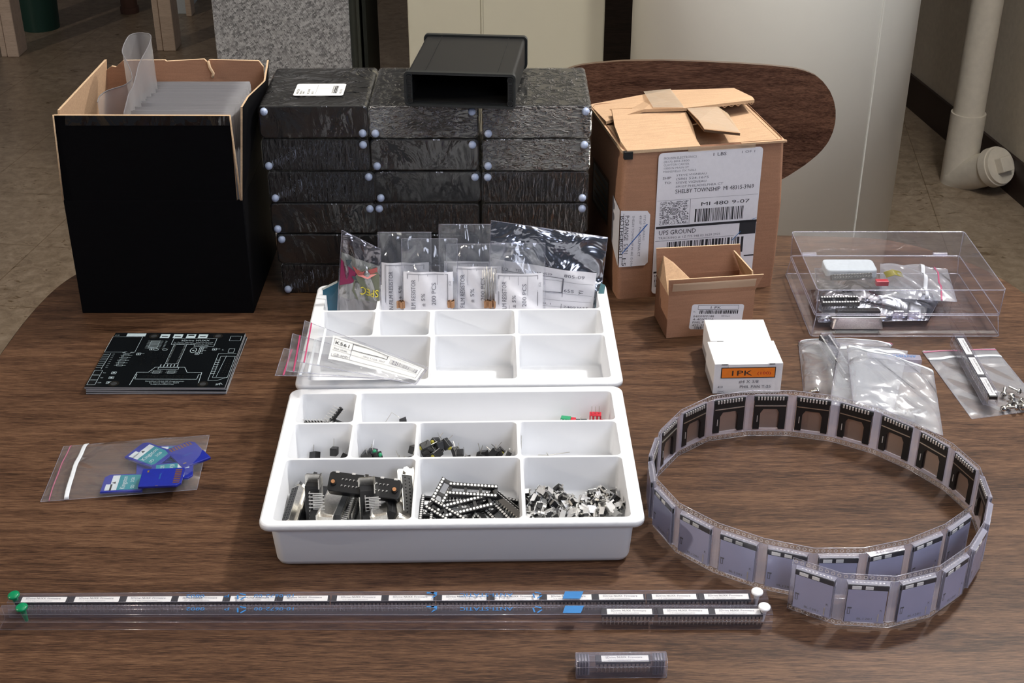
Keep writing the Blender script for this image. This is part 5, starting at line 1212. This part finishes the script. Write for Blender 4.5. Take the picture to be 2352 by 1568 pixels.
for i, (fn, d, n, ln) in enumerate(segs):
    if i == nseg - 0: break
    ang = math.atan2(-n.x, n.y) + PI; c0 = fn(ln / 2, 6.2, 1.7)
    lab = f'memory card socket in the {ORD[min(i, 27)]} pocket from the free front end of the tape'
    if PS is None:
        PS = t2 = thing('card_socket', lab, 'socket', c0, 0, gsock)
        # local: x along, -y = outward face (metal shell), +y = inward face (black frame), z up
        b = MB(); b.box(-12.8, 12.8, -1.6, -1.3, 0, 26.5, 'socket_shell'); b.build('shell', t2, bevel=.15)
        b = MB(); b.box(-13.4, 13.4, -1.5, .6, 26.5, 30.2, 'plastic_dark')
        b.build('top_bar', t2)
        for (x0, x1) in ((-10.5, -4.5), (-1.8, 3.2)):
            b = MB(); b.box(x0, x1, -1.9, -1.5, 27.2, 29.6, 'shell_slot'); b.build('contact_window', t2)
        fo = frame((13, -1.62, 0), (-1, 0, 0), (0, 0, 1)); fo = (lambda a_, c_, d_=0: Vector((a_ - 13, -1.62 - d_, c_)))
        b = MB(); b.text('8L1281', 2.6, fo, 8, 2.0, 'ink_light', .1, width=10); b.text('K', 2.6, fo, 22.4, 9.5, 'ink_grey', .1, bold=.03)
        b.rect(fo, 21.5, 1, 22.3, 7.5, 'bright_plate', .1); b.outline(fo, 1.4, 6.5, 3.2, 12, .4, 'ink_grey', .1); b.rect(fo, 1.2, 11, 4, 12.2, 'ink_grey', .12); b.build('markings', t2)
        b = MB()
        for (x0, x1, z0, z1) in ((-13, 13, 19, 27.5), (-13, -7.8, 0, 19), (7.8, 13, 0, 19)): b.box(x0, x1, -1.25, 1.2, z0, z1, 'plastic_black')
        b.add([(-7.8, 1.1, 19), (-7.8, 1.1, 15), (-5.5, 1.1, 19)], [(0, 1, 2)], 'plastic_black'); b.add([(7.8, 1.1, 19), (7.8, 1.1, 15), (5.5, 1.1, 19)], [(0, 1, 2)], 'plastic_black')
        b.build('socket_frame', t2)
        b = MB(); b.box(-7.8, 7.8, -1.2, -1.0, 0, 19, 'window_plate'); b.build('back_plate', t2)
        b = MB()
        for k in range(9): b.box(-10.4 + k * 2.5, -9.2 + k * 2.5, 1.0, 1.9, 27.8, 30.6, 'bright_plate')
        b.build('contact_row', t2)
        b = MB(); b.box(-12.5, 12.5, 1.2, 1.5, 21.8, 22.6, 'tin'); b.box(9.6, 10.2, 1.2, 1.6, 7, 13, 'bright_plate'); b.build('latch', t2)
    else: t2 = dup(PS, c0, (0, 0, 0), lab, gsock)
    t2.location = (c0.x * .001, c0.y * .001, (c0.z + TZ) * .001); t2.rotation_euler = (0, 0, math.atan2(n.y, n.x) + PI / 2)

# ================================================================== HINGED CLEAR CASE
t = thing('clear_case', 'clear hinged plastic case with silvery bags of parts at right rear', 'case', (366, 1177, 0)); og = Vector((366, 1177, 0))
def shell_(name, loops, cap, mat='clear_hard'):
    b = MB(); b.loft([[(x, y, z) for x, y in rrect(w_, d_, r_, 4, 366, 1177)] for w_, d_, r_, z in loops], mat, cap == 0, cap == 1)
    for w_, d_, r_, z in (loops[0], loops[-1]):
        pts = [(x, y, z) for x, y in rrect(w_, d_, r_, 4, 366, 1177)]; b.tube(pts + pts[:2], .55, 'clear_edge', 5)
    k = 5
    L0 = [(x, y, loops[0][3]) for x, y in rrect(loops[0][0], loops[0][1], loops[0][2], 4, 366, 1177)]; L1 = [(x, y, loops[-1][3]) for x, y in rrect(loops[-1][0], loops[-1][1], loops[-1][2], 4, 366, 1177)]
    for c_ in (2, 7, 12, 17): b.tube([L0[c_], L1[c_]], .5, 'clear_edge', 5)
    return b.build(name, t, og)
shell_('case_base', [(176, 134, 3, 0.4), (175, 133, 3, 3.0), (170.5, 128.5, 3, 5), (169.5, 127.5, 3, 22)], 0)
shell_('case_lid', [(171.5, 129.5, 3, 21), (172.5, 131, 3, 47.5)], 1)
b = MB(); b.box(352, 362, 1111.0, 1113, 16, 26, 'clear_edge'); b.box(366, 376, 1111.0, 1113, 16, 26, 'clear_edge'); b.build('latch', t, og, bevel=.5)
for x in (300, 432): b = MB(); b.cyl((x - 7, 1243.5, 22), (x + 7, 1243.5, 22), 2.2, 'clear_edge', 12); b.build('hinge', t, og)
bag('antistatic_bag', 'crumpled blue-silver antistatic bag lying flat in the clear case', [(288, 1127, 6), (392, 1131, 6), (424, 1190, 9), (292, 1190, 9)], 9, 71, 'static_foil', 5, cat='antistatic bag', edge=.35, nn=40)
bag('antistatic_bag', 'folded antistatic bag on top at left inside the clear case', [(290, 1150, 17), (352, 1150, 17), (362, 1218, 17), (302, 1222, 17)], 8, 73, 'foil_window', 4, cat='antistatic bag', edge=.4, nn=40)
bag('zip_bag', 'small zip bag with red line inside the clear case', [(352, 1156, 18), (424, 1152, 15), (432, 1216, 19), (368, 1226, 20)], 7, 75, 'bag_film_hazy', 5, zips=[('s', .80, .022, 'zip_red'), ('s', .60, .05, 'zip_white')], edge=.4, nn=36)
b = MB(); b.loft([[(x, y, z) for x, y in rrect(50, 26, 5, 4, 331, 1203)] for z in (20, 30)], 'foam_white'); tag(b.build('foam_block', None, (331, 1203, 20), bevel=1.5, world=(331, 1203, 20)), 'pale grey foam block inside the clear case', 'foam block')
header((326, 1176, 29), (50, 0, 6), 'black pin header on top of the bags in the clear case', None)
b = MB(); b.box(-6, 6, -3, 3, 0, 5, 'red_plastic'); tag(b.build('red_connector', None, bevel=.5, world=(354, 1166, 26)), 'small red connector among the bags in the clear case', 'connector')
b = MB()
for k in range(14): b.tube([(0, k * .9, 0), (9, k * .9 + 3, 1.5), (17, k * .9 + 1, 0)], .3, 'yellow_lens', 4)
tag(b.build('yellow_resistors', None, world=(362, 1180, 27)), 'small bundle of yellow resistor leads in the clear case', 'resistors', None, 'stuff')
hood((323, 1123, 9), (82, 0, 0), 'metal-shelled connector near the front wall of the clear case', None)
icsock((309, 1140, 20), (12, 0, 2), 'chip socket inside the antistatic bag at the left front of clear case', None)

# ================================================================== ZIP BAGS ON THE RIGHT
mk = mk_tube('chip_tube', 'short clear tube of pinned sockets inside the leftmost right-hand zip bag', 74, (281.5, 1092, 2), -84)
for k in range(2):
    icsock((287.6 + k * 3.6, 1072 - k * 35.5, 8.5), (0, 0, -84), 'chip socket in the short tube, ' + ('far end' if k == 0 else 'near end'), None)
bag('zip_bag', 'zip bag holding a short socket tube, left of the clear bag heap', [W(1846, 900, 0), W(1935, 925, 0), W(2052, 790, 2), W(1834, 784, 2)], 13, 81, 'bag_film_hazy', 2.5, zips=[('q', .955, .03, 'zip_white'), ('q', .985, .012, 'zip_pink')], edge=.35, nn=40)
bag('zip_bag', 'zip bag rumpled in the middle of the right-hand heap', [W(1905, 928, 16), W(2050, 950, 16), W(2085, 806, 17), W(1930, 788, 17)], 5, 86, 'bag_film_hazy', 5, zips=[('q', .9, .04, 'zip_white')], edge=.35, nn=40)
mk = mk_tube('chip_tube', 'blue-printed clear tube inside the topmost zip bag of the heap', 46, (311, 1031, 9), -5, 'tape_clear'); fn = frame((0, .8, 12.0), (1, 0, 0), (0, 1, 0)); b = MB(); b.text('ANTISTATIC', 5, fn, 42, 8, 'ink_blue', .1, width=30, rot=180); b.build('blue_print', mk)
bag('zip_bag', 'topmost large zip bag of the right-hand heap reaching over the tape', [W(1960, 925, 24), W(2166, 1000, 5), W(2143, 850, 24), W(1945, 792, 26)], 9, 88, 'bag_film_hazy', 4, zips=[('q', .955, .05, 'zip_white')], edge=.4, nn=44)
bag('zip_bag', 'flat zip bag under the short chip tube at far right', [W(2232, 962, 0), W(2400, 940, 0), W(2285, 800, 1), W(2118, 806, 1)], 2.2, 92, 'bag_film_hazy', 1.2, zips=[('q', .86, .03, 'zip_white'), ('q', .975, .015, 'zip_pink')], edge=.4, nn=40)
tub = mk_tube('chip_tube', 'short clear tube with three labelled chips standing out at far right', 106, (399.5, 1084, 5.5), -95 + 4, 'tube_clear')
for k, (lab) in enumerate(('farthest', 'middle', 'nearest')): chip((405.4 - k * 0.6, 1064 - k * 35.4, 12.4), (0, 0, -91), f'labelled chip in the short tube on the flat bag, {lab} of three', 'labelled chips in the short tube')
def mk_screw():
    t = thing('screw', 'x', 'screw'); b = MB(); b.loft([[(r_ * math.cos(2 * PI * i / 16), r_ * math.sin(2 * PI * i / 16), z) for i in range(16)] for r_, z in ((2.9, 0), (2.9, .6), (2.2, 1.7), (.8, 2.1))], 'chrome', smooth=True); b.box(-1.6, 1.6, -.25, .25, 2.05, 2.2, 'socket_hole'); b.box(-.25, .25, -1.6, 1.6, 2.05, 2.2, 'socket_hole'); b.build('screw_head', t)
    b = MB()
    for k in range(8): b.cyl((0, 0, -k * 1.1), (0, 0, -k * 1.1 - 1.1), 1.15, 'chrome', 10, 1.45)
    b.build('screw_shaft', t); return t
screw = proto('screw', mk_screw); r = random.Random(5)
for (u, v) in ((2305, 908), (2322, 915), (2338, 905), (2345, 922), (2318, 932), (2332, 940), (2348, 938), (2305, 938), (2340, 930), (2326, 922)):
    p = W(u, v, 4); screw((p.x, p.y, 3 + r.uniform(0, 4)), (r.uniform(60, 110), r.uniform(-20, 20), r.uniform(0, 360)), 'small bright pan-head screw in the flat zip bag at far right', 'screws in the flat zip bag')
for (u, v) in ((1875, 890), (1900, 912), (1925, 918), (1940, 915)):
    p = W(u, v, 8); screw((p.x, p.y, 5), (r.uniform(60, 110), r.uniform(-20, 20), r.uniform(0, 360)), 'small bright screw at the near end of the left zip bag', 'screws in the left zip bag')
for (u, v) in ((2062, 940), (2076, 943), (2092, 944), (2108, 950)):
    p = W(u, v, 8); screw((p.x, p.y, 6), (r.uniform(60, 110), r.uniform(-20, 20), r.uniform(0, 360)), 'small bright screw in the topmost zip bag of the heap', 'screws in the topmost zip bag')
